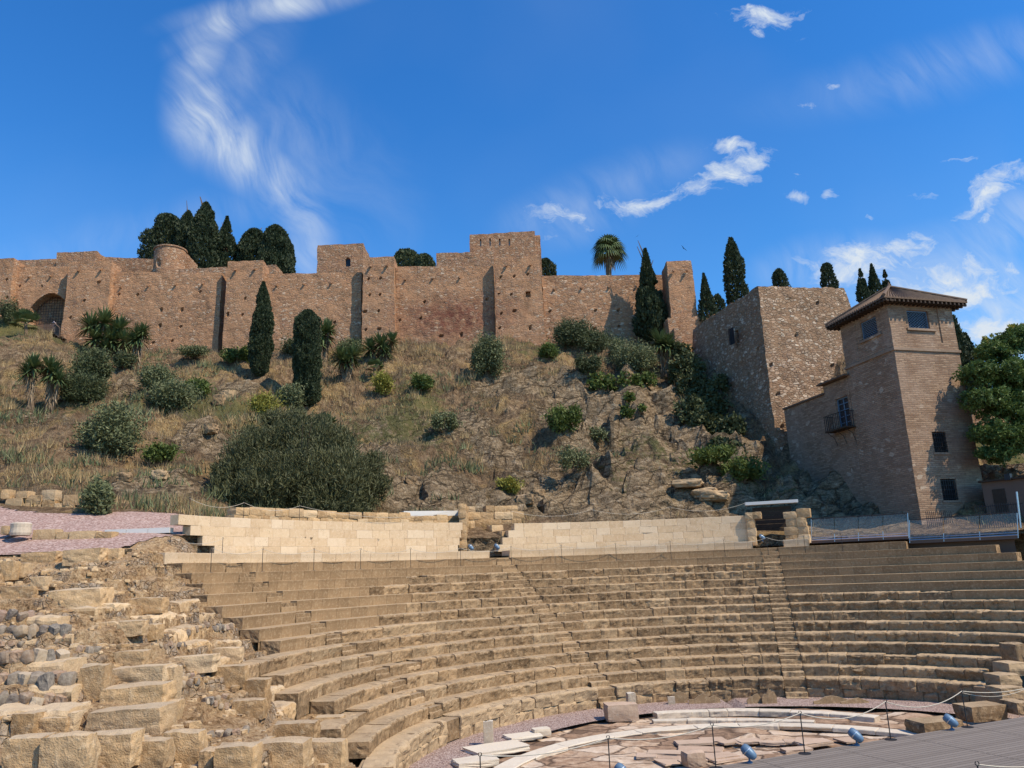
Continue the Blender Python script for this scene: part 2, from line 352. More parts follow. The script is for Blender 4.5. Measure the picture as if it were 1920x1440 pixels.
def hill_mat():
    """tone.r rock, tone.g pink gravel, tone.b green"""
    m, t, b = mat('hillside_soil', .97, spec=.06); p = t.pos(); a = t.sep(t.attr())
    n1 = t.noise(p, .35, 6, .65); n2 = t.noise(p, 1.8, 7, .7); n3 = t.noise(p, 9, 5, .75)
    st = t.noise(t.mapping(p, scale=(1, 1, .35)), 5, 6, .75, .6)
    soil = t.ramp(t.math('ADD', t.math('MULTIPLY', n2, .6), t.math('MULTIPLY', st, .4)), [(.36, (.065, .044, .026)), (.47, (.175, .115, .068)), (.55, (.30, .205, .12)), (.66, (.44, .33, .21))])
    dry = t.ramp(t.math('ADD', t.math('MULTIPLY', n3, .5), t.math('MULTIPLY', st, .5)), [(.36, (.13, .085, .038)), (.5, (.36, .24, .105)), (.62, (.54, .39, .19))])
    col = t.mix(t.map(n1, .50, .64), soil, dry)
    rk = t.ramp(t.math('ADD', t.math('MULTIPLY', t.noise(t.mapping(p, rot=(.4, .5, .3), scale=(1, 1, 2.6)), 1.5, 8, .72, 1.), .75), t.math('MULTIPLY', n3, .25)), [(.36, (.085, .062, .040)), (.46, (.21, .150, .090)), (.54, (.36, .265, .165)), (.64, (.52, .41, .28))])
    cv = t.vmath('ADD', p, t.vmath('MULTIPLY', t.vmath('SUBTRACT', t.noise(p, .9, 5, .65, col=True), (.5, .5, .5)), (1.6, 1.6, 1.2)))
    ck = t.vor(t.mapping(t.mapping(cv, rot=(.35, .45, .2)), scale=(.5, .7, 1.3)), .55, 'DISTANCE_TO_EDGE', 'Distance'); ck2 = t.vor(t.mapping(t.mapping(cv, rot=(-.3, .5, .9)), scale=(.8, .8, 1.9)), 1.5, 'DISTANCE_TO_EDGE', 'Distance')
    crack = t.math('MULTIPLY', t.map(ck, 0., .05), t.map(ck2, 0., .06, .72, 1.))
    rk = t.mix(t.math('MULTIPLY', t.math('SUBTRACT', 1., crack), .7), rk, (.05, .037, .025))
    rfac = t.map(t.math('ADD', a[0], t.math('MULTIPLY', t.math('SUBTRACT', n2, .5), 1.2)), .24, .42)
    col = t.mix(rfac, col, rk)
    grn = t.mix(n3, (.07, .085, .03), (.17, .16, .06))
    col = t.mix(t.math('MULTIPLY', t.map(t.math('ADD', a[2], t.math('MULTIPLY', t.math('SUBTRACT', n2, .5), 1.2)), .45, .6), .8), col, grn)
    gv = t.ramp(t.sep(t.vor(p, 15, 'F1', 'Color'))[0], [(0, (.21, .135, .11)), (.5, (.36, .235, .195)), (1, (.50, .38, .33))])
    col = t.mix(t.map(a[1], .4, .6), col, gv)
    t.put(b.inputs['Base Color'], col)
    h = t.math('ADD', t.math('MULTIPLY', n2, 1.1), t.math('ADD', t.math('MULTIPLY', st, .8), t.math('MULTIPLY', n3, .5)))
    h = t.math('ADD', h, t.math('MULTIPLY', t.math('MULTIPLY', t.math('ADD', crack, t.map(ck, 0., .3)), rfac), .5))
    h = t.math('MULTIPLY', h, t.map(a[1], .3, .7, 1., .1))
    setbump(t, b, h, .30)
    return m
M['hill'] = hill_mat()
def gravel_mat():
    m, t, b = mat('pink_gravel', .95); p = t.pos()
    gv = t.ramp(t.sep(t.vor(p, 22, 'F1', 'Color'))[0], [(0, (.19, .13, .11)), (.5, (.32, .225, .19)), (1, (.47, .37, .32))])
    t.put(b.inputs['Base Color'], gv); setbump(t, b, t.vor(p, 22, 'F1', 'Distance'), .03); return m
M['gravel'] = gravel_mat()
def floor_mat():
    m, t, b = mat('orchestra_paving', .85, spec=.25); p = t.pos(); wv = t.vmath('ADD', p, t.vmath('MULTIPLY', t.noise(p, 1.2, 4, .6, col=True), (.6, .6, .6)))
    dst = t.vor(t.mapping(wv, rot=(0, 0, .4), scale=(1, 1.5, .01)), .75, 'DISTANCE_TO_EDGE', 'Distance'); cell = t.sep(t.vor(t.mapping(wv, rot=(0, 0, .4), scale=(1, 1.5, .01)), .75))
    n = t.noise(p, 3, 6, .7); n1 = t.noise(p, .8, 5, .65)
    col = t.ramp(t.math('ADD', t.math('MULTIPLY', n, .6), t.math('MULTIPLY', cell[0], .4)), [(.30, (.15, .095, .06)), (.45, (.34, .22, .14)), (.55, (.46, .335, .23)), (.72, (.58, .47, .36))])
    col = t.mix(t.math('MULTIPLY', t.map(n1, .56, .64), .7), col, (.22, .135, .08))
    col = t.mix(t.math('SUBTRACT', 1., t.map(dst, 0., .06)), col, (.09, .055, .035))
    t.put(b.inputs['Base Color'], col); setbump(t, b, t.math('ADD', t.math('MULTIPLY', t.map(dst, 0., .06), .6), t.math('MULTIPLY', n, .7)), .05); return m
M['floor'] = floor_mat()
def leaf_mat(name, lo, hi, rough=.6, trans=.12):
    m, t, b = mat(name, rough, spec=.25); a = t.sep(t.attr()); n = t.noise(t.pos(), 1.1, 3, .6)
    col = t.mix(t.math('ADD', t.math('MULTIPLY', a[0], .7), t.math('MULTIPLY', n, .3)), lo, hi); t.put(b.inputs['Base Color'], col)
    tr = t.new('ShaderNodeBsdfTranslucent'); t.put(tr.inputs[0], col); mx = t.new('ShaderNodeMixShader'); mx.inputs[0].default_value = trans
    o = [x for x in t.n if x.type == 'OUTPUT_MATERIAL'][0]; t.t.links.new(b.outputs[0], mx.inputs[1]); t.t.links.new(tr.outputs[0], mx.inputs[2]); t.t.links.new(mx.outputs[0], o.inputs[0])
    return m
M['cypress'] = leaf_mat('cypress_foliage', (.024, .038, .018), (.062, .078, .034))
M['darkleaf'] = leaf_mat('dark_foliage', (.035, .050, .022), (.115, .13, .055))
M['olive'] = leaf_mat('olive_shrub_foliage', (.055, .070, .030), (.20, .215, .10))
M['bigbush'] = leaf_mat('feathery_foliage', (.035, .042, .018), (.14, .14, .06))
M['green'] = leaf_mat('fresh_foliage', (.045, .075, .018), (.16, .20, .05), trans=.25)
M['tree'] = leaf_mat('tree_foliage', (.04, .075, .02), (.13, .19, .05), trans=.25)
M['yellow'] = leaf_mat('yellow_green_foliage', (.14, .15, .03), (.34, .31, .06), trans=.25)
M['yucca'] = leaf_mat('yucca_leaf', (.045, .075, .028), (.15, .19, .075), rough=.45)
M['dead'] = leaf_mat('dead_leaf', (.17, .115, .065), (.40, .30, .19), trans=.05)
M['drygrass'] = leaf_mat('dry_grass', (.22, .15, .065), (.60, .44, .22), trans=.2)
M['scrub'] = leaf_mat('dead_scrub', (.055, .040, .026), (.22, .165, .10), trans=.05)
M['bark'] = plain('bark', (.16, .11, .07), .95, var=.4, scale=6)
M['steel'] = plain('brushed_steel', (.55, .56, .57), .35, .9, var=.1)
M['dark_metal'] = plain('dark_iron', (.035, .035, .038), .5, .4)
M['lamp_metal'] = plain('blue_grey_lacquer', (.12, .19, .27), .45, .2, var=.12)
M['rope'] = plain('pale_rope', (.50, .44, .35), .9, var=.2, scale=60)
M['darkwood'] = plain('dark_wood', (.050, .034, .024), .8, var=.4, scale=5)
M['brownwall'] = plain('brown_render', (.15, .10, .075), .9, var=.12, scale=2)
M['tile'] = plain('roof_tile', (.145, .10, .07), .9, var=.45, scale=3.5)
M['white'] = plain('white_panel', (.62, .60, .56), .6, var=.05, scale=1)
M['hole'] = plain('shadowed_opening', (.02, .017, .015), .95)
M['slate'] = plain('dark_glass', (.022, .028, .036), .15, var=.2, scale=1)
def glass():
    m, t, b = mat('balustrade_glass', .05, spec=.5)
    b.inputs['Base Color'].default_value = (.42, .45, .42, 1)
    tp = t.new('ShaderNodeBsdfTransparent'); mx = t.new('ShaderNodeMixShader'); mx.inputs[0].default_value = .13
    o = [x for x in t.n if x.type == 'OUTPUT_MATERIAL'][0]; t.t.links.new(tp.outputs[0], mx.inputs[1]); t.t.links.new(b.outputs[0], mx.inputs[2]); t.t.links.new(mx.outputs[0], o.inputs[0]); return m
M['glass'] = glass()
def deck_mat():
    m, t, b = mat('deck_boards', .75, spec=.2); uvn = t.new('ShaderNodeUVMap').outputs[0]; s = t.sep(uvn)
    fr = t.math('FRACT', t.math('MULTIPLY', s[1], 1 / .145)); idx = t.math('FLOOR', t.math('MULTIPLY', s[1], 1 / .145))
    g = t.map(t.math('ABSOLUTE', t.math('SUBTRACT', fr, .5)), .42, .48)
    wn_ = t.new('ShaderNodeTexWhiteNoise', noise_dimensions='1D'); t.put(wn_.inputs['W'], idx)
    n = t.noise(t.mapping(uvn, scale=(1.5, 30, 1)), 1., 5, .6)
    sm = t.math('FRACT', t.math('MULTIPLY', s[0], 1 / 2.4)); g2 = t.map(t.math('ABSOLUTE', t.math('SUBTRACT', sm, .5)), .490, .494)
    col = t.mix(t.math('ADD', t.math('MULTIPLY', n, .6), t.math('MULTIPLY', wn_.outputs[0], .4)), (.15, .125, .105), (.25, .215, .185))
    g = t.math('MAXIMUM', g, g2)
    col = t.mix(t.math('MULTIPLY', g, .35), col, (.05, .042, .035)); t.put(b.inputs['Base Color'], col); setbump(t, b, t.math('ADD', t.math('SUBTRACT', 1., g), t.math('MULTIPLY', n, .2)), .02); return m
M['deck'] = deck_mat()

# ------------------------------------------------------------------ hillside terrain
def rbf(pts):
    P = np.array(pts, float); X = P[:, :2]; n = len(P)
    D = np.linalg.norm(X[:, None] - X[None], axis=2); A = np.zeros((n + 3, n + 3)); A[:n, :n] = D + np.eye(n) * -.02
    A[:n, n] = 1; A[:n, n + 1:] = X; A[n, :n] = 1; A[n + 1:, :n] = X.T
    s = np.linalg.solve(A, np.r_[P[:, 2], 0, 0, 0])
    def f(x, y):
        x = np.asarray(x, float); y = np.asarray(y, float); q = np.stack([x.ravel(), y.ravel()], 1); r = np.empty(len(q))
        for i in range(0, len(q), 20000):
            k = q[i:i + 20000]; r[i:i + 20000] = np.linalg.norm(k[:, None] - X[None], axis=2) @ s[:n] + s[n] + k @ s[n + 1:]
        return r.reshape(x.shape)
    return f
HC = []
for px, L in [(-150, [(1045, 29.8), (1012, 32.2), (900, 42), (800, 52), (700, 63), (620, 75)]), (0, [(1042, 29.8), (1010, 32.2), (952, 38), (905, 42), (800, 52), (700, 63), (610, 76)]),
              (150, [(1038, 29.8), (1008, 32.2), (952, 38.5), (905, 43), (800, 53), (720, 63), (655, 76)]), (290, [(1034, 29.8), (1005, 32.2), (965, 37.5), (900, 44), (800, 54), (720, 65), (668, 77)]),
              (430, [(968, 42), (920, 46), (830, 54), (740, 64), (672, 77)]), (560, [(962, 46), (900, 51), (800, 60), (720, 68), (655, 78)]),
              (720, [(965, 49), (900, 53), (800, 61), (700, 71), (640, 78)]), (880, [(960, 51), (900, 55), (800, 62), (710, 69), (640, 78)]),
              (1050, [(962, 51.5), (920, 54.5), (880, 57), (800, 62), (700, 70), (645, 78)]), (1120, [(850, 60.5), (805, 64.6), (725, 66.6), (706, 68)]), (1180, [(962, 51.5), (900, 55), (850, 60), (805, 64.4), (725, 66.2), (708, 67.6), (690, 71), (640, 78)]), (1235, [(820, 62.5), (740, 65.6), (715, 67)]),
              (1290, [(962, 51.5), (920, 54), (855, 59), (800, 63), (720, 68)]), (1400, [(965, 51), (925, 54), (890, 57)]), (1460, [(940, 53), (895, 57.5)]),
              (1560, [(985, 49.5), (945, 52), (928, 55)]), (1640, [(985, 48), (925, 51)]), (1700, [(975, 47), (960, 49)]), (1800, [(978, 46)]), (1950, [(978, 44)])]:
    for y, Y in L: HC.append(atY(px, y, Y))
for x, y, z in [(-60, 90, 30), (-30, 90, 30), (0, 90, 30), (20, 92, 30), (45, 100, 27), (-60, 115, 32), (0, 115, 32), (45, 115, 28), (40, 60, 10), (55, 60, 10), (60, 80, 16), (19, 74, 27.5), (24, 70, 27), (30, 70, 27),
                (28, 62, 24), (35, 45, 7.6), (30, 38, 7.4), (40, 38, 7.4)]: HC.append(np.array([x, y, z]))
_hf = rbf([tuple(p) for p in HC])
def hill_noise(x, y):
    x = np.asarray(x, float); y = np.asarray(y, float)
    P = np.stack([x, y, x * 0], -1); slope = np.clip((y - 38) / 12, 0, 1) * np.clip((84 - y) / 4, 0, 1) * np.clip((np.hypot(x - CX, y - CY) - 26.2) / 3.5, 0.06, 1)
    wgt = rockw(x, y)
    Q = P + np.stack([vnoise(P * .4 + 5), vnoise(P * .4 + 9), x * 0], -1) * 1.2
    ter = np.abs(((_hf(x, y) + vnoise(P * .25) * 2.0 + x * .12) / 1.7) % 1 - .5) * 2      # bedding ledges
    return slope * (.8 * vnoise(P * .22) + .60 * fbm(P * .6, 4, .6) + .35 * (ter - .5) * np.clip(.5 + vnoise(P * .15 + 70), 0, 1) + wgt * (.62 * ridged(Q * .42, 5) + .9 * (ter - .5)) + .16 * ridged(P * 1.5, 3))
RK = []      # (px,py,radius,weight) of bare rock seen in the photograph, as world spots
for px, py, Y, r, wt in [(1130, 800, 62, 5, 1.), (1200, 770, 64, 5, 1), (1080, 740, 66, 3.5, .9), (1270, 810, 61, 5, 1), (960, 715, 68, 3.4, .8), (1340, 850, 58, 4, .9), (1060, 920, 53.5, 3.5, 1), (1130, 930, 53, 4, .9), (1200, 940, 53, 4, .8), (1330, 930, 53.5, 4, .8), (960, 945, 52, 2, .7),
                         (760, 820, 60, 4, .6), (860, 790, 62, 3, .6), (780, 930, 51, 3.4, .75), (860, 930, 52, 3, .6), (440, 745, 64, 2, .8), (300, 900, 44, 3, .6), (380, 820, 53, 3, .5), (250, 720, 62, 2.5, .5), (700, 870, 55, 3, .5), (1620, 950, 50, 4.5, 1.), (1540, 960, 51, 4, .8), (930, 830, 58, 3, .5), (60, 780, 55, 4, .35)]:
    q = atY(px, py, Y); RK.append((q[0], q[1], r, wt))
def rockw(x, y):
    r = np.zeros_like(np.asarray(x, float))
    for a, b, rad_, wt in RK: r = np.maximum(r, wt * np.clip(1.45 - np.hypot(x - a, (y - b) * 1.2) / rad_, 0, 1))
    return np.clip(r, 0, 1)
def H(x, y): return _hf(x, y) + hill_noise(x, y)
def ground(px, py, Y0=26., Y1=84., dz=0.):
    """first hillside point the ray through a pixel meets"""
    Y = np.linspace(Y0, Y1, 240); d = ray(px, py); P = O3 + d[None] * (Y / d[1])[:, None]
    rc = np.hypot(P[:, 0] - CX, P[:, 1] - CY); h = H(P[:, 0], P[:, 1]); ok = (P[:, 2] < h + dz) & (rc > 24.6) & ~((P[:, 0] < -11) & (Y < 30))
    i = int(np.argmax(ok)) if ok.any() else len(Y) - 1
    return np.array([P[i, 0], P[i, 1], h[i]])
def hill_mesh():
    xs = np.concatenate([np.arange(-75, -45, 1.), np.arange(-45, 36, .24), np.arange(36, 75, 1.)]); ys = np.concatenate([np.arange(22, 82, .24), np.arange(82, 125, 1.5)])
    X, Y = np.meshgrid(xs, ys, indexing='ij'); Z = H(X, Y)
    P = np.stack([X, Y, X * 0], -1); rw = rockw(X, Y)
    jit = .42 * rw + .14
    rc = np.hypot(X - CX, Y - CY); th = np.degrees(np.arctan2(X - CX, Y - CY))
    near = (rc < 27) & (Y > 22); incav = (rc < 24.3 + .0 * rc)
    # behind the marble wall the ground stays below its top
    G = np.clip((31.5 - np.abs(Y - 30 - 2.2 * np.sin(X * .5)) * 0 - Y) / 1 + 6.0, 0, 1) * (X < -11)
    grav = ((X < -13.2 + (Y - 30) * .0) & (Y < 38.2 + 1.6 * np.sin(X * .35) + (X + 16) * -.10)).astype(float)
    grav = grav + 0.
    col = np.stack([rw, grav, np.clip(.35 + .55 * fbm(P * .12 + 40, 3), 0, 1) * np.clip((Y - 45) / 15, 0, .8)], -1)
    dx = vnoise(P * .9 + 3) * jit; dy = vnoise(P * .9 + 31) * jit
    V = np.stack([X + dx, Y + dy, Z], -1).reshape(-1, 3); a, b = X.shape; i = np.arange(a * b).reshape(a, b)
    F = np.stack([i[:-1, :-1], i[1:, :-1], i[1:, 1:], i[:-1, 1:]], -1).reshape(-1, 4)
    cx = (X[:-1, :-1] + X[1:, 1:]) / 2; cy = (Y[:-1, :-1] + Y[1:, 1:]) / 2; rr2 = np.hypot(cx - CX, cy - CY).ravel()
    keep = (rr2 > 24.45) & ~((cx.ravel() < -11) & (cy.ravel() < 30.0)); mb = MB(); used = np.unique(F[keep]); mp = -np.ones(a * b, int); mp[used] = np.arange(len(used))
    mb.add(V[used], mp[F[keep]].tolist(), col.reshape(-1, 3)[used])
    o = mb.build('hillside', M['hill']); tag(o, 'rocky hillside with dry grass below the fortress', kind='structure'); return o
hill_mesh()
mb = MB(); th = np.linspace(rad(-69), rad(75), 300); xr, yr = CX + 24.6 * np.sin(th), CY + 24.6 * np.cos(th); hr = H(xr, yr) + .02
mb.grid(np.stack([np.stack([xr, yr, hr], 1), np.stack([xr * 1.0, yr, hr * .5 + 2.5], 1), np.stack([xr, yr, hr * 0 + 2], 1)], 1), (.6, 0, .2)); tag(mb.build('hill_cut', M['hill']), 'earth bank cut behind the parapet', kind='structure')
mb = MB(); xr = np.linspace(-50, -14.6, 160); yr = np.full(160, 30.05); hr = H(xr, yr) + .03; mb.grid(np.stack([np.stack([xr, yr, hr], 1), np.stack([xr, yr - .25, hr - .45], 1), np.stack([xr, yr - .5, hr - 2.5], 1)], 1), (.8, 0, 0)); tag(mb.build('terrace_cut', M['hill']), 'earth edge of the gravel terrace', kind='structure')
g = MB(); g.add([(-900, -300, -.6), (900, -300, -.6), (900, 1500, -.6), (-900, 1500, -.6)], [[0, 1, 2, 3]]); g.build('ground', plain('bare_earth', (.28, .21, .15), .95, var=.2, scale=.3))['kind'] = 'structure'

# ------------------------------------------------------------------ the seating of the theatre
TH0 = {14: -71.9, 13: -72.8, 12: -73.6, 11: -75.5, 10: -76.0, 9: -75.6, 8: -76.0, 7: -75.6, 6: -90.2, 5: -85, 4: -88.3, 3: -84, 2: -93, 1: -92, 0: -98, -1: -98}
TH1 = {14: 33.0, 13: 43.9, 12: 46.6, 11: 60, 10: 60, 9: 60, 8: 60, 7: 60, 6: 60, 5: 58, 4: 56, 3: 51.6, 2: 50.8, 1: 48, 0: 51, -1: 51}
STAIRS = [-64.6, -24.2, 15.2]
REST = {14: (-180, 180), 13: (-180, 180), 12: (-180, -42.6), 11: (-180, -50.1), 10: (-180, -45.8), 9: (-180, -47.3), 8: (-180, -54.9), 7: (-180, -71.6)}
REST2 = {12: 15, 11: 15, 10: 15, 9: 15.5, 8: 37.9, 7: 47.1}
cavea = empty('theatre_seating', (CX, CY, 0), 'curved tiers of golden stone seats of the ruined Roman theatre', 'theatre seating')
def profile_block(mb, th0, th1, r, zb, zt, depth, wear, tone, notch=None, du=.10, gap=.03, frontn=5):
    L = (th1 - th0) * r
    e = [0, .012, .035]; n = max(2, int((L - .07) / du)); S = np.array(e + list(np.linspace(.07, L - .07, n + 1)) + [L - q for q in e[::-1]])
    if L < .2: S = np.array([0, .012, L / 2, L - .012, L])
    th = th0 + S / r; ed = np.minimum(S, L - S)
    ins = np.where(ed < .006, gap * 2.6, np.where(ed < .02, gap * .5, np.where(ed < .05, gap * .13 * (1 + wear), 0)))
    prof = [(0, t_, 0, 1, 0) for t_ in np.linspace(0, 1, frontn)]
    rc = .012 + wear * .06 * (1 + .9 * vnoise(np.stack([S * 2 + tone[0] * 90, S * 0 + zt * 7, S * 0 + r], -1)))
    rows = []
    nose = .055 if depth > .6 and zt - zb < .5 else 0.
    for i in range(frontn): rows.append((np.zeros_like(S) + nose * (1 - i / (frontn - 1))**.6, zb + (zt - rc - zb) * i / (frontn - 1), 1., 0.))
    for a in (25, 50, 72): rows.append((rc * (1 - math.cos(rad(a))), zt - rc * (1 - math.sin(rad(a))), math.cos(rad(a)), math.sin(rad(a))))
    for d in (0, .12, .3, .6, 1.): rows.append((rc + (depth - rc) * d, zt + S * 0, 0., 1.))
    G = np.zeros((len(S), len(rows), 3))
    for j, (dr, z, wf, wt_) in enumerate(rows):
        rr_ = r + dr; base = np.stack([CX + rr_ * np.sin(th), CY + rr_ * np.cos(th), z + S * 0], -1)
        nz = (.030 * vnoise(base * 2.6 + tone[0] * 31) + .020 * vnoise(base * 7 + 4) + .012 * vnoise(base * 15)) * (wear + .05)
        if wear > .3: nz = nz - .05 * wear * np.clip(vnoise(base * 4.5 + 70 + tone[0] * 50) - .45, 0, 1) * 2
        last = 0 if j >= len(rows) - 1 else 1
        radial = ins * wf - nz * wf * 1.5; down = (ins * .8 * wt_ - nz * wt_) * last
        rr2 = rr_ + radial
        G[:, j] = np.stack([CX + rr2 * np.sin(th), CY + rr2 * np.cos(th), z - down + S * 0], -1)
    mb.grid(G, tone)
def stair_block(mb, th0, th1, r, zb, zt, depth, wear, tone, step=.33):
    zm = (zb + zt) / 2; profile_block(mb, th0, th1, r, zb, zm, step + .02, wear, tone, gap=.01)
    profile_block(mb, th0, th1, r + step, zm - .02, zt, depth - step, wear, tone, gap=.01)
    for t_ in (th0 - .0006, th1 + .0006):
        G = np.array([[pol(r + .012, t_, zm - .05), pol(r + .012, t_, zt - .012)], [pol(r + step + .05, t_, zm - .05), pol(r + step + .05, t_, zt - .012)]]); mb.grid(G, tone)
W2 = .44
random.seed(5)
def seatrow(k):
    r = R0 + TR * k; zt = HP + RISE * k; zb = zt - RISE - .03
    if k == 0: zb = HP - .42
    if k == -1: r = R0 + .05; zt = HP - .41; zb = -.1
    mb = MB(); a0, a1 = rad(TH0[k]), rad(TH1[k]); marks = [rad(s) for s in STAIRS if rad(s) < a1]
    t_ = a0
    stops = [(m_ - W2 / r, m_ + W2 / r) for m_ in marks]
    while t_ < a1 - .01:
        old = not (REST.get(k, (9, 9))[0] < math.degrees(t_) < REST.get(k, (9, 9))[1] or (k in REST2 and math.degrees(t_) > REST2[k]))
        nxt = [s for s in stops if s[0] >= t_ - 1e-6]
        if nxt and t_ > nxt[0][0] - .003:
            s0, s1 = nxt[0]
            if k >= 1: stair_block(mb, s0, s1, r, zb, zt, TR + .06, .75 if old else .03, (random.random(), 0. if old else 1., 0.))
            t_ = s1 + 1e-5; stops = [s for s in stops if s[0] > t_]
            continue
        L = random.uniform(.75, 1.6) if old else random.uniform(.45, .95)
        if k <= 0: L = random.uniform(.6, 1.4) if k == 0 else random.uniform(.45, .95)
        end = t_ + L / r; lim = nxt[0][0] if nxt else a1
        if end > lim - .35 / r: end = lim
        wear = random.uniform(.55, 1.3) if old else .02
        if k <= 0: wear = random.uniform(.8, 1.5)
        dz = random.uniform(-.014, .010) * (1 if old else .04); dr = random.uniform(-.022, .018) * (1 if old else .06)
        pale = .45 if k <= 0 and t_ < rad(-20) else (random.random()**4 * .35 if old else 0)
        if old and k > 0 and random.random() < .05: dr += random.uniform(.05, .14); dz -= random.uniform(.02, .14); wear = 1.9
        profile_block(mb, t_, end, r + dr, zb, zt + dz, TR + .08 - dr, wear, ((random.random() if old else .3 + .45 * random.random()), 0. if old else 1., pale), gap=.034 if old else .006, du=.09 if t_ < rad(-40) else .11)
        t_ = end
    # backing so that joints stay dark and nothing shows through, and the cut ends
    th = np.linspace(a0 + .002, a1 - .002, 60)
    G = np.array([[pol(r + .07 + (.0 if k > 0 else .05), t, zb - .3), pol(r + .07 + (.0 if k > 0 else .05), t, zt - .07), pol(r + TR + .2, t, zt - .07)] for t in th])
    mb.grid(G, (.2, 0, 0))
    for t in (a0 - .0008, a1 + .0008):
        G = np.array([[pol(r + q, t, zb + (zt - .012 - zb) * u) for u in np.linspace(0, 1, 5)] for q in np.linspace(.02, TR * 1.02, 7)])
        G[1:-1, 1:-1] += (np.random.default_rng(k + 5).random(G[1:-1, 1:-1].shape) - .5) * .04
        mb.grid(G, (random.random(), .0, 0))
    nm = 'seat_row' if k > 0 else 'podium_course'
    return mb.build(nm, M['seat'], cavea)
for k in range(14, -2, -1): seatrow(k)
# steps cut through the podium at the foot of each stairway
for s in STAIRS[1:]:
    mb = MB(); a = rad(s)
    for i in range(6):
        r = R0 - .30 + i * .17; z = .18 * (i + 1) - .1
        profile_block(mb, a - W2 / r, a + W2 / r, r, -.1, z, .3, .7, (.3 + .1 * i, 0, .1), gap=.01)
    for sg in (-1, 1):
        G = np.array([[pol(R0 + .02 + q, a + sg * (W2 + .012) / R0, z) for z in (-.1, .3, .6, .8)] for q in (0, .4, .8)]); mb.grid(G, (.3, 0, 0))
    mb.build('podium_steps', M['seat'], cavea)

# eroded remains of the rows beyond the left cut
for k in range(1, 14):
    mb = MB(); r = R0 + TR * k; t_ = rad(TH0[k]) - .01; tend = rad(-101 + max(0, k - 6) * 1.9)
    while t_ > tend:
        L = random.uniform(.5, 1.25); t2 = t_ - L / r
        if vnoise(np.array([k * .45, t_ * 9, 5.])) > -.28 + .25 * (t_ < rad(-92)):
            profile_block(mb, t2, t_, r + random.uniform(-.04, .18), HP + RISE * (k - 1) - .35, HP + RISE * k - random.uniform(.08, .26), TR + .05, random.uniform(1.2, 2.1), (random.random(), 0., random.random() * .5), gap=.06, du=.07)
            for tt in (t_, t2): mb.grid(np.array([[pol(r + q, tt, HP + RISE * k - u) for u in (.75, .5, .25)] for q in (.12, .4, .7)]), (random.random(), 0, 0))
        t_ = t2 - .004
    if mb.n and k < 12: mb.build('eroded_row', M['ruin'], cavea)
# marble ledge and parapet above the seats
def marble_ring(name, a0, a1, r, zb, zts, label, courses, hgt, endsteps=(0, 0), thick=.5):
    o = empty(name, pol(r, (rad(a0) + rad(a1)) / 2, zb), label, 'wall')
    mb = MB()
    for c in range(courses):
        z0 = zb + c * hgt; z1 = z0 + hgt; t_ = rad(a0 + endsteps[0] * (c if endsteps[0] > 0 else 0)); e_ = rad(a1 - endsteps[1] * (courses - 1 - c))
        if endsteps[0] < 0: t_ = rad(a0 - endsteps[0] * (courses - 1 - c))
        ts = t_
        while t_ < e_ - .001:
            en = t_ + random.uniform(.55, 1.25) / r
            if en > e_ - .3 / r: en = e_
            profile_block(mb, t_, en, r + random.uniform(-.004, .004), z0 + .002, z1, thick, .05, (random.random(), 1., random.random()**3 * .5), gap=.007, du=.3, frontn=3); t_ = en
        for t in (ts - .0005, e_ + .0005):
            mb.grid(np.array([[pol(r + .01, t, z0), pol(r + .01, t, z1 - .01)], [pol(r + thick, t, z0), pol(r + thick, t, z1 - .01)]]), (random.random(), 1, .1))
        th = np.linspace(ts, e_, 40); mb.grid(np.array([[pol(r + thick - .02, t, z0), pol(r + thick - .02, t, z1 - .02)] for t in th]), (.5, 1, 0))
    mb.build('stone_courses', M['marble'], o); return o
zT = HP + 14 * RISE
ra = R0 + TR * 15 - .06
marble_ring('marble_ledge', -72.4, -25.6, ra, zT - .03, 0, 'low cream stone ledge along the left half of the top seat row', 1, .44, thick=1.2)
marble_ring('marble_ledge', -22.6, 13.0, ra, zT - .03, 0, 'low cream stone ledge along the top seats between the two gaps', 1, .44, thick=1.2)
marble_ring('marble_ledge', 17.2, 20.6, ra, zT - .03, 0, 'short cream stone ledge right of the right hand stairway', 1, .44, thick=1.2)
rw_ = 24.3; zw = zT + .38
ptop1 = cyl(640, 978, rw_)[0][2]; ptop2 = cyl(1150, 977, rw_)[0][2]
aL = math.degrees(cyl(420, 1020, rw_)[1]); aR = math.degrees(cyl(868, 1000, rw_)[1]); bL = math.degrees(cyl(930, 1000, rw_)[1]); bR = math.degrees(cyl(1408, 1000, rw_)[1])
print('parapet tops', ptop1, ptop2, aL, aR, bL, bR)
marble_ring('marble_parapet', aL - 6, aR, rw_, zw, 0, 'long cream travertine parapet left of the central gap above the seats', 4, (ptop1 - zw) / 4, (-1.6, .25), .45)
marble_ring('marble_parapet', bL, bR, rw_, zw, 0, 'long cream travertine parapet between the central and right gaps', 4, (ptop2 - zw) / 4, (.9, .0), .45)
# walkway floor behind the ledge (pink gravel)
mb = MB(); th = np.linspace(rad(-73), rad(62), 80); mb.grid(np.array([[pol(r, t, zT + .10 + (r - ra) * .02) for r in np.linspace(ra + .1, 25.2, 6)] for t in th]), flip=True); mb.grid(np.array([[pol(25.2, t, z) for z in (zT - 6, zT + .1)] for t in th]))
wk = mb.build('walkway', M['gravel']); tag(wk, 'pink gravel walkway behind the top seats', kind='structure')

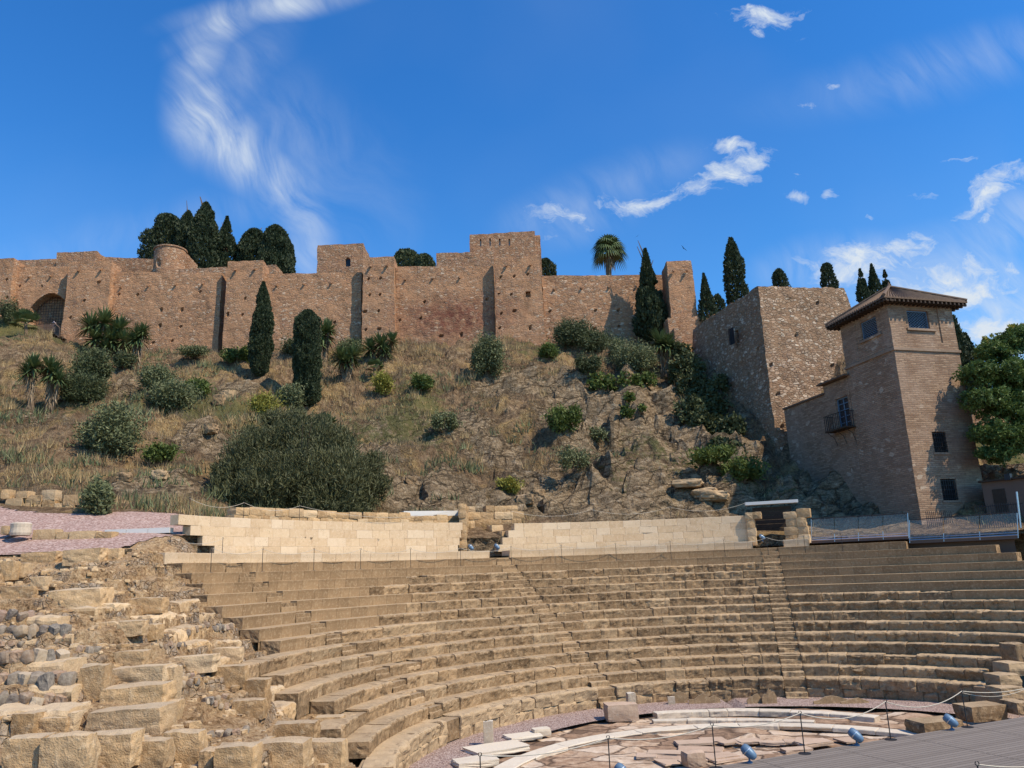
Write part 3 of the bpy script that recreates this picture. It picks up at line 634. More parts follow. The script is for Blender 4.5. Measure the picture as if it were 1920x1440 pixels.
# ------------------------------------------------------------------ orchestra floor, marble rings
mb = MB(); th = np.linspace(0, 2 * math.pi, 90); 
G = []
for r in np.concatenate([[.01], np.arange(.35, 10.3, .22)]):
    P = np.stack([CX + r * np.sin(th), CY + r * np.cos(th), th * 0], -1); P[:, 2] = -.10 + .045 * vnoise(P * .9) + .05 * np.round(1.2 * vnoise(P * .55 + 9)) + .02 * vnoise(P * 4); G.append(P)
G = np.array(G); G[:, -1] = G[:, 0]; mb.grid(G, flip=False)
tag(mb.build('orchestra_floor', M['floor']), 'broken brown and cream marble paving of the orchestra', kind='structure')
mb = MB(); th = np.linspace(0, 2 * math.pi, 120); G = np.array([[pol(r, t, .0 + .012 * (r - 9)) for t in th] for r in (9.85, 10.1, 10.6, 11.3, 12.3)]); G[:, 0, 2] = -.25; mb.grid(G)
tag(mb.build('gravel_path', M['gravel']), 'pink gravel strip at the foot of the podium', kind='structure')
mb = MB(); G = np.array([[(x, y, -.4 + .02 * math.sin(x + y)) for x in np.linspace(-12, 30, 20)] for y in np.linspace(0, 24, 20)]); mb.grid(G, flip=True)
tag(mb.build('stage_ground', M['floor']), 'bare paved ground under the timber stage', kind='structure')
def fitc(pts, z):
    P = np.array([atz(x, y, z)[:2] for x, y in pts]); A = np.c_[2 * P, np.ones(len(P))]; s = np.linalg.lstsq(A, (P**2).sum(1), rcond=None)[0]; return s[0], s[1], math.sqrt(s[2] + s[0]**2 + s[1]**2), P
def ring(pts, z0, z1, width, label, blk=1.1, wear=.5):
    x, y, r, P = fitc(pts, z1); an = np.unwrap(np.arctan2(P[:, 0] - x, P[:, 1] - y)); a0, a1 = min(an), max(an)
    global CX, CY
    ox, oy = CX, CY; CX, CY = x, y; mb = MB(); t_ = a0
    while t_ < a1 - 1e-4:
        en = t_ + random.uniform(.6, 1.4) * blk / r
        if en > a1 - .3 / r: en = a1
        profile_block(mb, t_, en, r + random.uniform(-.02, .02), z0, z1 + random.uniform(-.012, .012), width + random.uniform(-.04, .02), wear, (random.random(), .3, random.random() * .5), gap=.012, du=.12, frontn=3); t_ = en
    for t in (a0 - .0008, a1 + .0008): mb.grid(np.array([[pol(r + q, t, z) for z in (z0, z1 - .02)] for q in (.02, width)]), (.4, 0, 0))
    th = np.linspace(a0, a1, 60); mb.grid(np.array([[pol(r + width, t, z0), pol(r + width, t, z1 - .01)] for t in th]), (.4, 0, .3), flip=True)
    CX, CY = ox, oy; o = mb.build('marble_step_ring', M['white_stone']); return tag(o, label, 'stone ring')
ring([(1232, 1338), (1300, 1334), (1380, 1333), (1480, 1334), (1560, 1338), (1638, 1345)], -.1, .10, .5, 'outermost curved white marble step at the back of the orchestra')
ring([(1225, 1352), (1300, 1350), (1400, 1350), (1480, 1352), (1526, 1353)], -.1, .04, .42, 'middle short curved white marble step of the orchestra')
x3, y3, r3, P3 = fitc([(1000, 1440), (1060, 1405), (1169, 1375), (1300, 1360), (1400, 1357), (1500, 1358), (1600, 1366), (1712, 1380)], .02)
ring([(905, 1530), (1000, 1440), (1060, 1405), (1169, 1378), (1300, 1362), (1400, 1359), (1500, 1360), (1600, 1368), (1712, 1381)], -.1, .03, .62, 'long curved pale marble band crossing the orchestra floor', 1.6, .35)

# ------------------------------------------------------------------ rough stones
def rock(mb, c, size, rot=0, seed=0, n=5, rough=.12, round_=.35, tone=None, tilt=0):
    """worn block: subdivided box pulled towards a superellipsoid and roughened"""
    u = np.linspace(-1, 1, n + 1); rg = np.random.default_rng(seed); off = rg.random(3) * 50
    cr, sr = math.cos(rot), math.sin(rot); ct, st = math.cos(tilt), math.sin(tilt)
    tone = tone if tone is not None else (rg.random(), 0, rg.random()**3 * .5)
    Rm = np.array([[cr, -sr, 0], [sr, cr, 0], [0, 0, 1]]) @ np.array([[ct, 0, st], [0, 1, 0], [-st, 0, ct]])
    for ax in range(3):
        for sg in (-1, 1):
            A, B = np.meshgrid(u, u, indexing='ij'); Q = np.zeros(A.shape + (3,)); Q[..., ax] = sg; Q[..., (ax + 1) % 3] = A; Q[..., (ax + 2) % 3] = B
            ln = np.linalg.norm(Q, axis=-1, keepdims=True); S = Q / ln * 1.25; Q2 = Q * (1 - round_) + S * round_
            d = vnoise(Q2 * 1.1 + off) * .6 + vnoise(Q2 * 2.7 + off) * .4
            Q2 = Q2 * (1 + rough * d[..., None]); V = (Q2 * np.array(size) / 2) @ Rm.T + np.array(c)
            mb.grid(V, tone, flip=(sg < 0))

# ------------------------------------------------------------------ ruined slope on the left
RC = []
for px, L in [(-90, [(1500, 11), (1440, 12.3), (1350, 14.5), (1250, 17.5), (1180, 20), (1100, 24), (1058, 28)]), (60, [(1480, 12), (1440, 13.3), (1385, 14.4), (1300, 16.4), (1230, 18.8), (1170, 21), (1100, 24.5), (1062, 27.6)]),
              (160, [(1480, 12.2), (1440, 13.4), (1385, 14.6), (1320, 16.2), (1250, 18.5), (1180, 21), (1110, 24.5), (1060, 27.8)]), (290, [(1480, 12.4), (1440, 13.6), (1390, 14.8), (1350, 16.6), (1280, 18.2), (1220, 20.3), (1170, 23), (1120, 25.5), (1055, 28.6)]),
              (390, [(1480, 13), (1440, 14), (1395, 15.2), (1350, 17.4), (1335, 19.0), (1240, 21.5), (1190, 24.5), (1140, 27), (1100, 29)]), (500, [(1480, 13.5), (1440, 14.6), (1395, 16.5), (1350, 20)]), (620, [(1470, 15), (1440, 17)])]:
    for y, Y in L: RC.append(atY(px, y, Y))
for px in (-90, 30, 100, 160, 230, 290, 340):
    for y, Y in [(1046 - px * .035, 29.7), (1012 - px * .02, 32.2), (998, 34.5)]: RC.append(atY(px, y, Y) - np.array([0, 0, .10]))
for k in range(-1, 15):
    for dt in (2.5, 8):
        p = pol(R0 + TR * (k + .6), rad(TH0[k] + dt), HP + RISE * k - .45); RC.append(p)
_rf = rbf([tuple(p) for p in RC])
def HR(x, y):
    x = np.asarray(x, float); y = np.asarray(y, float); P = np.stack([x, y, x * 0], -1)
    z = _rf(x, y) + .16 * fbm(P * .55 + 3, 3)
    q = .41; f = z / q; fl = np.floor(f); fr = f - fl; e = np.clip((fr - .74) / .16, 0, 1); e = e * e * (3 - 2 * e)
    wq = np.clip(.85 + .4 * vnoise(P * .35 + 20) + .5 * (x < -9), .3, 1) * np.clip((29.6 - y) / 1.2, 0, 1)
    zt = q * (fl + e) * wq + z * (1 - wq)
    rr_c = np.hypot(x - CX, y - CY); tc = np.degrees(np.arctan2(x - CX, y - CY)); cone = HP + RISE * np.floor((rr_c - R0) / TR) - .22 + .10 * vnoise(P * 1.3 + 8)
    nearcut = np.clip((tc + 97) / 8, 0, 1) * (tc < 60) * (rr_c < R0 + TR * 15) * (rr_c > R0)
    zt = np.where(nearcut > 0, np.minimum(zt, cone * nearcut + zt * (1 - nearcut)), zt)
    return zt + .035 * fbm(P * 2.2, 4, .6) + .02 * ridged(P * 5, 2)
def ruin_ground(px, py, Y0=10., Y1=31.):
    Y = np.linspace(Y0, Y1, 300); d = ray(px, py); P = O3 + d[None] * (Y / d[1])[:, None]; h = HR(P[:, 0], P[:, 1]); ok = P[:, 2] < h
    i = int(np.argmax(ok)) if ok.any() else len(Y) - 1
    return np.array([P[i, 0], P[i, 1], h[i]])
def ruin_mat():
    m, t, b = mat('ruin_rubble', .97, spec=.06); p = t.pos()
    cell = t.sep(t.vor(t.vmath('ADD', p, t.vmath('MULTIPLY', t.noise(p, 3, 3, col=True), (.2, .2, .2))), 5.5, 'F1', 'Color')); dst = t.vor(p, 5.5, 'DISTANCE_TO_EDGE', 'Distance')
    n = t.noise(p, 1.2, 6, .65); n2 = t.noise(p, 8, 6, .75)
    col = t.ramp(t.math('ADD', t.math('MULTIPLY', n2, .65), t.math('MULTIPLY', n, .35)), [(.38, (.12, .070, .034)), (.47, (.38, .24, .125)), (.56, (.56, .39, .22)), (.66, (.70, .54, .35))])  # dark low stops paint shade into the recesses of the rubble
    st = t.ramp(cell[0], [(0, (.20, .14, .10)), (.35, (.40, .29, .19)), (.6, (.34, .30, .26)), (.8, (.52, .40, .28)), (1, (.60, .52, .42))])
    nz = t.sep(t.new('ShaderNodeNewGeometry').outputs['Normal'])[2]
    f = t.math('MULTIPLY', t.map(t.noise(p, .9, 3), .45, .58), t.math('MULTIPLY', t.map(dst, .01, .05), t.map(nz, .95, .6)))
    col = t.mix(t.math('MULTIPLY', f, .7), col, st)
    col = t.mix(t.math('MULTIPLY', t.map(t.noise(p, 2.4, 4, .7), .5, .7), .35), col, (.30, .17, .10))
    t.put(b.inputs['Base Color'], col); setbump(t, b, t.math('ADD', t.math('MULTIPLY', n2, 1.), t.math('MULTIPLY', t.math('MULTIPLY', t.map(dst, 0, .1), f), .8)), .16); return m
M['rubble'] = ruin_mat()
xs = np.arange(-26, -1.5, .075); ys = np.arange(8, 34.5, .075)
X, Y = np.meshgrid(xs, ys, indexing='ij'); Z = HR(X, Y); P = np.stack([X, Y, X * 0], -1)
V = np.stack([X + .05 * vnoise(P * 3), Y + .10 * vnoise(P * 2.2 + 7) + .04 * vnoise(P * 7), Z], -1)
rc = np.hypot(X - CX, Y - CY); th_ = np.degrees(np.arctan2(X - CX, Y - CY)); kk = np.clip(((rc - R0) / TR).astype(int), -1, 14)
lim = np.vectorize(TH0.get)(kk); inside = (rc > R0 - .2) & (th_ > lim + 5) & (th_ < 90); inside |= (rc <= R0 - .2)
cell_in = inside[:-1, :-1] & inside[1:, 1:] & inside[1:, :-1]
a, b = X.shape; ii = np.arange(a * b).reshape(a, b); F = np.stack([ii[:-1, :-1], ii[1:, :-1], ii[1:, 1:], ii[:-1, 1:]], -1)[~cell_in]
used = np.unique(F); mp_ = -np.ones(a * b, int); mp_[used] = np.arange(len(used)); mb = MB(); mb.add(V.reshape(-1, 3)[used], mp_[F].tolist())
tag(mb.build('ruin_slope_ground', M['rubble']), 'eroded rubble tiers where the left end of the seating has collapsed', kind='structure')

def at_ground(px, py, Yg):
    return ruin_ground(px, py) if Yg is None else (ground(px, py, 26) if Yg == 'h' else atY(px, py, Yg))
BL = [  # x0,y0,x1,y1, paleness, label
    (195, 1253, 303, 1290, .35, 'smooth pale long block, topmost of the three block stack in the ruined tiers'),
    (188, 1289, 298, 1332, .0, 'darker rough block in the middle of the three block stack'),
    (162, 1333, 297, 1381, .2, 'wide block with a slanting right end at the bottom of the three block stack'),
    (155, 1378, 241, 1432, .1, 'squarish block in the lowest row, left of the dark vertical gap'),
    (245, 1392, 304, 1436, .1, 'block just right of the dark vertical gap in the lowest row'),
    (305, 1375, 368, 1430, .0, 'tall cracked block in the lowest row, second right of the dark gap'),
    (0, 1387, 66, 1450, .1, 'block in the bottom left corner of the ruined tiers'),
    (70, 1383, 152, 1450, .2, 'crumbling broad block second from the bottom left corner'),
    (205, 1223, 265, 1253, .1, 'small square block resting above the three block stack'),
    (88, 1106, 180, 1142, .1, 'large tilted slab block lying on the upper ruined tiers'),
    (241, 1122, 300, 1146, -.1, 'grey angular block on the upper ruined tiers near the seat ends'),
    (142, 1250, 188, 1312, .1, 'tall rough lump of masonry left of the three block stack'),
    (301, 1252, 323, 1316, .3, 'narrow upright orange toned pier right of the three block stack'),
    (298, 1318, 326, 1352, .0, 'dark squat stone beneath the narrow upright pier'),
    (316, 1232, 395, 1258, .5, 'pale golden slab laid above the rubble hollow'),
    (396, 1216, 446, 1240, .4, 'pale golden slab beside the lowest restored seat end'),
    (117, 1030, 183, 1054, .2, 'rounded long block on the gravel edge, left of a similar one'),
    (184, 1029, 220, 1051, .2, 'rounded block on the gravel edge, right of a longer one'),
    (40, 1036, 104, 1055, .0, 'low flat block on the gravel edge at far left'),
    (0, 1053, 20, 1082, -.1, 'shaded cubic block at the left edge below the gravel'),
    (22, 1056, 44, 1078, .2, 'small lit block next to the shaded cubic block at the left edge'),
    (56, 1082, 82, 1103, .3, 'pale boulder beneath the gravel edge at left'),
    (0, 1100, 56, 1121, .1, 'block course at the left edge above the cobbled tiers'),
    (400, 1402, 472, 1450, .0, 'wide low block of the bottom row left of the vertical joint'),
    (474, 1394, 569, 1450, .1, 'broad flat topped block of the bottom row, at the foot of the seats'),
    (573, 1392, 641, 1440, .1, 'block with a dark worn top corner in the bottom row'),
    (512, 1358, 587, 1392, -.1, 'weathered dark faced block behind the bottom row'),
    (372, 1410, 398, 1450, .1, 'small block in the bottom row between two larger ones'),
    (590, 1345, 640, 1372, .1, 'rough seat fragment left of the lowest seat rows'),
    (395, 1250, 455, 1284, -.1, 'loose dark ended seat block above the rubble hollow'),
    (443, 1276, 497, 1314, -.1, 'loose dark ended seat block one tier below another'),
    (434, 1314, 490, 1345, .0, 'brown block under the loose seat block beside the hollow'),
    (220, 1165, 262, 1188, .2, 'orange stained fragment in the middle ruined tiers'),
    (262, 1172, 292, 1196, -.1, 'grey stone in the middle ruined tiers'),
    (20, 1340, 60, 1384, -.15, 'jagged grey boulder left of the lowest cobbled tier'),
    (60, 1348, 118, 1378, .1, 'flat slab leaning on the lowest cobbled tier'),
    (118, 1338, 138, 1366, .5, 'small cream stone at the end of the lowest cobbled tier')]
for i, (x0, y0, x1, y1, pale, lab) in enumerate(BL):
    xc = (x0 + x1) / 2; g_ = ruin_ground(xc, y1 - 2); Yc = g_[1] - .12
    A = atY(x0, y1, Yc); B = atY(x1, y1, Yc); T = atY(xc, y0, Yc); b0 = atY(xc, y1, Yc); w_ = B[0] - A[0]; h_ = T[2] - b0[2]; dp = min(max(w_ * .6, .45), .85)
    mb = MB(); rock(mb, (0, 0, 0), (w_ * 1.07, dp, h_ * 1.26), rot=random.uniform(-.06, .09), seed=i + 50, n=13, rough=.13, round_=.19, tone=(random.random(), 0, max(pale, 0)), tilt=-.04 if w_ > 1 else 0)
    o = mb.build('stone_block', M['ruin'], loc=(0, 0, 0)); o.location = ((A[0] + B[0]) / 2, Yc + dp / 2, (T[2] + b0[2]) / 2 - h_ * .1); tag(o, lab, 'stone block', 'loose blocks of the ruined tiers')
# blocks standing on the gravel terrace behind
BT = [(8, 934, 40, 961, 'big square block at the left end of the block row on the gravel terrace'), (0, 917, 15, 934, 'pale block at the left frame edge above the gravel terrace'), (30, 920, 52, 933, 'thin block lying on top of the left blocks of the gravel terrace'),
      (47, 928, 78, 944, 'grey rounded block behind the gravel mound'), (77, 918, 103, 937, 'upper block of the upright pair in the terrace row'), (77, 937, 100, 956, 'lower block of the upright pair in the terrace row'),
      (41, 943, 62, 957, 'small block low between the larger terrace blocks'), (117, 927, 144, 946, 'upper block of the leaning pair at the right end of the terrace row'), (115, 945, 138, 962, 'lower block of the leaning pair at the right end of the terrace row'),
      (62, 942, 76, 954, 'small grey stone left of the upright pair'), (101, 943, 115, 957, 'small dark stone between the upright and leaning pairs')]
BG = [(60, 992, 102, 1016, 'round edged brown block, first in the line on the pink gravel'), (103, 997, 127, 1014, 'small squat stone, second in the line on the pink gravel'), (128, 995, 177, 1014, 'long pale block, third in the line on the pink gravel'), (178, 996, 208, 1012, 'dark ended block, last in the line on the pink gravel'),
      (0, 985, 19, 1001, 'grey block left of the column drum')]
for lst, Yd, grp in ((BT, 38.5, 'blocks standing along the back of the gravel terrace'), (BG, 32.0, 'stones lined up on the pink gravel')):
    for i, (x0, y0, x1, y1, lab) in enumerate(lst):
        A = atY(x0, y1, Yd); B = atY(x1, y1, Yd); T = atY((x0 + x1) / 2, y0, Yd); w_ = B[0] - A[0]; h_ = T[2] - (A[2] + B[2]) / 2
        mb = MB(); rock(mb, (0, 0, 0), (w_ * 1.04, .6, h_ * 1.06), seed=i + 150 + int(Yd), n=6, rough=.07, round_=.22, rot=random.uniform(-.15, .15))
        o = mb.build('stone_block', M['ruin'], loc=(0, 0, 0)); o.location = ((A[0] + B[0]) / 2, Yd + .3, ((A[2] + B[2]) / 2 + T[2]) / 2 - .02); tag(o, lab, 'stone block', grp)
p = atY(38, 1004, 31.8); mb = MB(); lathe(mb, [(0, 0), (.36, 0), (.39, .1), (.37, .3), (.385, .46), (.34, .5), (0, .5)], (0, 0, 0), 18, col=(.3, .4, .3)); o = mb.build('column_drum', M['white_stone'], loc=(0, 0, 0)); o.location = tuple(p); tag(o, 'greyish white column drum standing on the pink gravel', 'column drum')
# cobbles set in the rubble tiers
def cob_mat():
    m, t, b = mat('cobble_stone', .85, spec=.08); c = t.attr(); n = t.noise(t.pos(), 14, 5, .6); t.put(b.inputs['Base Color'], t.mix(t.map(n, .35, .7), c, t.mix(.5, c, (.42, .36, .28)))); setbump(t, b, n, .02); return m
M['cobble'] = cob_mat()
CC = [(.15, .13, .11), (.22, .15, .10), (.30, .19, .12), (.34, .25, .16), (.12, .095, .08), (.20, .16, .12), (.44, .34, .23), (.26, .165, .12)]
rows_ = [(0, 90, 1162, 1160, 18, 17), (0, 132, 1187, 1186, 20, 20), (2, 120, 1211, 1209, 16, 9), (8, 118, 1240, 1238, 19, 21), (4, 130, 1283, 1281, 22, 26), (2, 124, 1328, 1322, 23, 23),
         (352, 440, 1200, 1182, 11, 10), (300, 350, 1218, 1210, 9, 8), (376, 462, 1386, 1376, 15, 14), (405, 430, 1182, 1180, 10, 9), (330, 372, 1290, 1284, 12, 12), (385, 432, 1316, 1310, 11, 11), (388, 425, 1330, 1334, 10, 10), (340, 380, 1270, 1268, 9, 10), (150, 182, 1222, 1222, 12, 14)]
protos = []
for i in range(14):
    mb = MB(); rock(mb, (0, 0, 0), (1, .9, 1), seed=300 + i, n=4, rough=.25, round_=.62 if i % 2 else .4, tone=CC[i % 8]); o = mb.build('cobble', M['cobble'], loc=(0, 0, 0), smooth=(i % 2 == 1)); C.objects.unlink(o); protos.append(o)
nc = 0
RWL = ['topmost full cobble row at far left', 'second cobble row from the top at far left', 'thin small cobble row at far left', 'fourth cobble row from the top at far left', 'row of big upright cobbles at far left', 'lowest cobble row at far left', 'curved row beside the seat ends', 'short row left of the curved row', 'row in front of the lowest seats', 'row end touching the seat ends', 'under the pale golden slab', 'upper row in the rubble hollow', 'lower row in the rubble hollow', 'small row above the rubble hollow', 'row behind the tall rough lump']
for ri, (x0, x1, ya, yb, sp, hh) in enumerate(rows_):
    x = x0
    while x < x1:
        y = ya + (yb - ya) * (x - x0) / max(x1 - x0, 1) + random.uniform(-1.5, 1.5); p = ruin_ground(x, y); s = hh * p[1] / FPX
        o = random.choice(protos).copy(); C.objects.link(o); o.location = (p[0], p[1] + s * .12, p[2] + s * .12); o.scale = (s * random.uniform(.62, 1.), s, s * random.uniform(.9, 1.15)); o.rotation_euler = (random.uniform(-.2, .2), random.uniform(-.45, .45), random.uniform(-.5, .5)); o.name = 'cobble'
        tag(o, 'rounded cobble set in mortar, ' + RWL[ri], 'cobble', 'cobbles ' + RWL[ri]); x += sp * random.uniform(.8, 1.1) + random.choice([0, 0, 3]); nc += 1
LDG = ['topmost mortar ledge at far left', 'second mortar ledge from the top at far left', 'mortar ledge above the big upright cobbles at far left', 'mortar ledge under the big upright cobbles at far left', 'lowest mortar ledge at far left']
for i, (x0, x1, y) in enumerate([(-20, 112, 1172), (-20, 138, 1206), (-20, 124, 1258), (-20, 138, 1306), (-20, 132, 1352)]):
    g_ = ruin_ground((x0 + x1) / 2, y); A = atY(x0, y, g_[1]); B = atY(x1, y - 2, g_[1] + .1); L_ = np.linalg.norm(B - A); hz = .19; mb = MB(); e_ = (B - A) / L_
    G = []
    for u in np.linspace(0, 1, 60):
        p_ = A + (B - A) * u; row_ = []
        for dy, dz in [(.0, -.45), (-.02, -.1), (-.05, 0), (-.05, hz * .45), (0, hz * .85), (.12, hz), (.4, hz * 1.05), (.8, hz * .9), (1.0, -.2)]: row_.append(p_ + np.array([0, dy, dz]))
        G.append(row_)
    G = np.array(G); G[:, :, 1] += .09 * vnoise(G * 2.2 + i * 9) + .04 * vnoise(G * 7); G[:, :, 2] += .05 * vnoise(G * 1.7 + 5) + .025 * vnoise(G * 6 + 3); G[-1, :, 2] -= .3; mb.grid(G, (.5, 0, .35)); tag(mb.build('mortar_ledge', M['ruin']), 'pale rough ' + LDG[i], 'mortar ledge', 'mortar ledges of the ruined tiers')
print('cobbles', nc)
# small loose rubble, uncountable
mb = MB()
for i in range(2600):
    x = random.uniform(-19, -4); y = random.uniform(11, 31)
    r_ = math.hypot(x - CX, y - CY); t_ = math.degrees(math.atan2(x - CX, y - CY)); k = int(min(max((r_ - R0) / TR, -1), 14))
    if r_ < R0 or (t_ > TH0[k] - 1.5 and t_ < 90): continue
    if vnoise(np.array([x * .6, y * .6, 3.])) < -.1: continue
    s = random.choice([.06, .07, .08, .1, .13, .17]) * random.uniform(.8, 1.2); rock(mb, (x, y, float(HR(x, y)) + s * .2), (s * random.uniform(1, 1.6), s, s * .8), rot=random.uniform(0, 3), seed=i, n=2, rough=.3, round_=.4, tone=(random.random(), 0, random.random()**2 * .6))
tag(mb.build('loose_rubble', M['ruin']), 'small loose stones scattered over the ruined tiers', kind='stuff')

# rubble walls made of separate looking stones
def stone_wall(name, pts, z0, z1, course, label, depth=.5, mat_='ruin', seed=0, wl=(.35, .8), missing=0., tone=None, gap=0.03):
    rg = random.Random(seed); o = empty(name, (pts[0][0], pts[0][1], z0), label, 'wall'); mb = MB(); n = max(1, int(round((z1 - z0) / course))); ch = (z1 - z0) / n
    for P, Q in zip(pts[:-1], pts[1:]):
        P = np.array(P[:2], float); Q = np.array(Q[:2], float); L = np.linalg.norm(Q - P); e = (Q - P) / L; ro = math.atan2(e[1], e[0])
        for c in range(n):
            s = rg.uniform(-.2, 0)
            while s < L - .1:
                w_ = rg.uniform(*wl)
                if not (c == n - 1 and rg.random() < missing):
                    q = P + e * (s + w_ / 2); nn = np.array([e[1], -e[0]]) * rg.uniform(-.03, .03); hh = ch * (rg.uniform(.75, 1.05) if c == n - 1 else 1.)
                    rock(mb, (q[0] + nn[0], q[1] + nn[1], z0 + ch * c + hh / 2), (w_ - gap + .05, depth, hh + .02), rot=ro, seed=rg.randint(0, 9999), n=5, rough=.08, round_=.24, tone=tone)
                s += w_
    mb.build('stones', M[mat_], o); return o
A = cyl(436, 972, 25.7)[0]; B = cyl(600, 972, 25.7)[0]; Cc = cyl(750, 976, 25.7)[0]
stone_wall('rubble_wall', [A, cyl(515, 972, 25.7)[0], B, cyl(680, 975, 25.7)[0], Cc], A[2] - .25, atY(520, 952, A[1] + 1)[2] + .05, .42, 'low double row of rough blocks behind the left parapet under the dark bush', seed=3, wl=(.5, 1.), missing=.15, depth=.7)
A = cyl(750, 985, 26.5)[0]; B = cyl(862, 985, 26.5)[0]
stone_wall('rubble_wall', [A, B], A[2] - .1, cyl(800, 966, 26.5)[0][2], .4, 'low rough stone wall under the white beam left of the central gap', seed=5, wl=(.5, .9))
mb = MB(); A = cyl(752, 963, 27.4)[0]; B = cyl(866, 962, 27.4)[0]; L = np.linalg.norm(B - A); e = (B - A) / L; box(mb, (A + B) / 2 + np.array([0, 0, -.1]), (L, .9, .42), [e, [-e[1], e[0], 0], [0, 0, 1]])
tag(mb.build('concrete_beam', M['white']), 'white concrete beam behind the parapet left of the central gap', 'beam')
# white channel along the gravel terrace
mb = MB(); A = atY(200, 1001, 33.2); B = atY(322, 994, 33.2); A[2] = B[2] = (A[2] + B[2]) / 2 + .02
for i in range(3):
    a_ = A + (B - A) * (i + .01) / 3; b_ = A + (B - A) * (i + .99) / 3; e = (b_ - a_) / np.linalg.norm(b_ - a_); box(mb, (a_ + b_) / 2, (np.linalg.norm(b_ - a_), .4, .22), [e, [-e[1], e[0], 0], [0, 0, 1]])
tag(mb.build('white_channel', M['white']), 'long flat white channel cover lying on the pink gravel', 'channel cover')
mb = MB(); A = atY(55, 1001, 33.4); B = atY(185, 1000, 33.2); A[2] = B[2]; e = (B - A) / np.linalg.norm(B - A); box(mb, (A + B) / 2, (np.linalg.norm(B - A), .3, .16), [e, [-e[1], e[0], 0], [0, 0, 1]]); tag(mb.build('white_channel', M['white']), 'white channel cover half hidden behind the line of stones on the gravel', 'channel cover')
# central gap: ruined entrance walls
gz = zT + .2
A = cyl(868, 1010, 24.6)[0]; Aw = cyl(872, 1000, 27.3)[0]
stone_wall('entrance_wall', [A, Aw], gz, atY(875, 950, Aw[1])[2], .45, 'rough stone side wall on the left of the central gap', seed=7, depth=.45)
B0 = cyl(872, 960, 27.5)[0]; B1 = cyl(968, 960, 27.3)[0]
stone_wall('entrance_wall', [B0, B1], gz, cyl(920, 947, 27.3)[0][2], .45, 'ruined stone wall closing the back of the central gap', seed=8, depth=.8, wl=(.5, 1.1), missing=.1)
B2 = cyl(918, 1000, 26.6)[0]; B3 = cyl(952, 1010, 24.9)[0]
stone_wall('entrance_wall', [B3, B2], gz, atY(930, 985, B2[1])[2], .45, 'broken sloping stone pier on the right of the central gap', seed=9, depth=.9, missing=.4)
# right gap
A = cyl(1405, 1005, 24.5)[0]; B = cyl(1420, 1005, 25.6)[0]
stone_wall('gate_pier', [cyl(1406, 1000, 24.35)[0], cyl(1419, 1000, 24.3)[0]], gz, atY(1412, 958, A[1])[2], .5, 'rough stone pier left of the dark timber gap', seed=11, depth=.6, wl=(.4, .5))
stone_wall('gate_pier', [cyl(1477, 1000, 24.3)[0], cyl(1503, 1000, 24.2)[0]], gz, atY(1490, 956, cyl(1490, 1000, 24.2)[0][1])[2], .5, 'rough stone pier right of the dark timber gap', seed=12, depth=.6, wl=(.5, .8))
P = cyl(1418, 1000, 25.6)[0]; Q = cyl(1482, 1000, 25.6)[0]; mb = MB(); s0, za = onface(1418, 993, P, Q); s1, zb_ = onface(1480, 948, P, Q)
for i in range(9): fbox(mb, P, Q, s0 - .1, s1 + .1, gz + (zb_ - gz) * i / 9, gz + (zb_ - gz) * (i + .93) / 9, -.1, 0)
tag(mb.build('timber_boarding', M['darkwood']), 'dark horizontal boarding closing the gap right of the long parapet', 'boarding')
mb = MB(); s0, za = onface(1396, 944, P, Q); s1, zc = onface(1496, 941, P, Q); fbox(mb, P, Q, s0, s1, zc - .05, zc + .13, -.3, .4); tag(mb.build('lintel_beam', M['white']), 'pale beam bridging the dark timber gap', 'beam')
mb = MB(); P1 = cyl(1413, 1010, 24.4)[0]
# masonry wall of the gap sides right: retaining wall of earth under the walkway
P = cyl(1503, 1000, 25.3)[0]; Q = cyl(1705, 1000, 25.3)[0]

# orchestra stones
def orock(px, py, z, size, rot, lab, m_='white_stone', tone=(.5, .2, .4), seed=1, cat='stone', round_=.15, name='marble_fragment', tilt=0):
    p = atz(px, py, z); mb = MB(); rock(mb, (0, 0, 0), size, rot=rot, seed=seed, n=6, rough=.10, round_=round_, tone=tone, tilt=tilt); o = mb.build(name, M[m_], loc=(0, 0, 0)); o.location = (p[0], p[1] + size[1] / 2, z + size[2] / 2 - .03); return tag(o, lab, cat)
orock(1168, 1352, 0, (1.2, .8, .6), .12, 'big carved beige block with a raised right end on the orchestra edge', tone=(.5, .1, .1), seed=21, name='carved_block', m_='plate', round_=.22)
orock(1186, 1338, 0, (.32, .4, .78), .1, 'upright broken fragment behind the big carved block', tone=(.2, .1, .0), seed=22)
orock(1015, 1380, 0, (.62, .45, .25), .3, 'small white fragment lying alone on the brown ground', seed=23)
orock(930, 1415, 0, (1.9, 1.2, .16), .5, 'large flat white slab at the end of the pink gravel', seed=24, tone=(.6, .2, .8))
orock(980, 1388, 0, (1.2, .8, .14), .4, 'smaller flat white slab beside the gravel', seed=25, tone=(.6, .2, .8))
orock(916, 1400, 0, (.32, .2, .8), .0, 'upright pinkish slab on the gravel strip', seed=26, tone=(.2, .3, .1), round_=.05)
orock(890, 1440, 0, (1.3, .8, .2), .4, 'white slab cut by the bottom frame edge', seed=27)
orock(1260, 1322, 0, (.3, .08, .35), 0, 'tiny upright pointed slab behind the outer marble step', seed=28, tone=(.1, .3, .0), round_=.05)
SLB = ['wide pointed grey slab standing against the podium', 'jagged grey slab standing left of centre against the podium', 'thin leaning slab left of the right hand stairs', 'tallest thin slab left of the right hand stairs', 'long low slab standing right of the right hand stairs', 'low tapering slab farthest right against the podium']
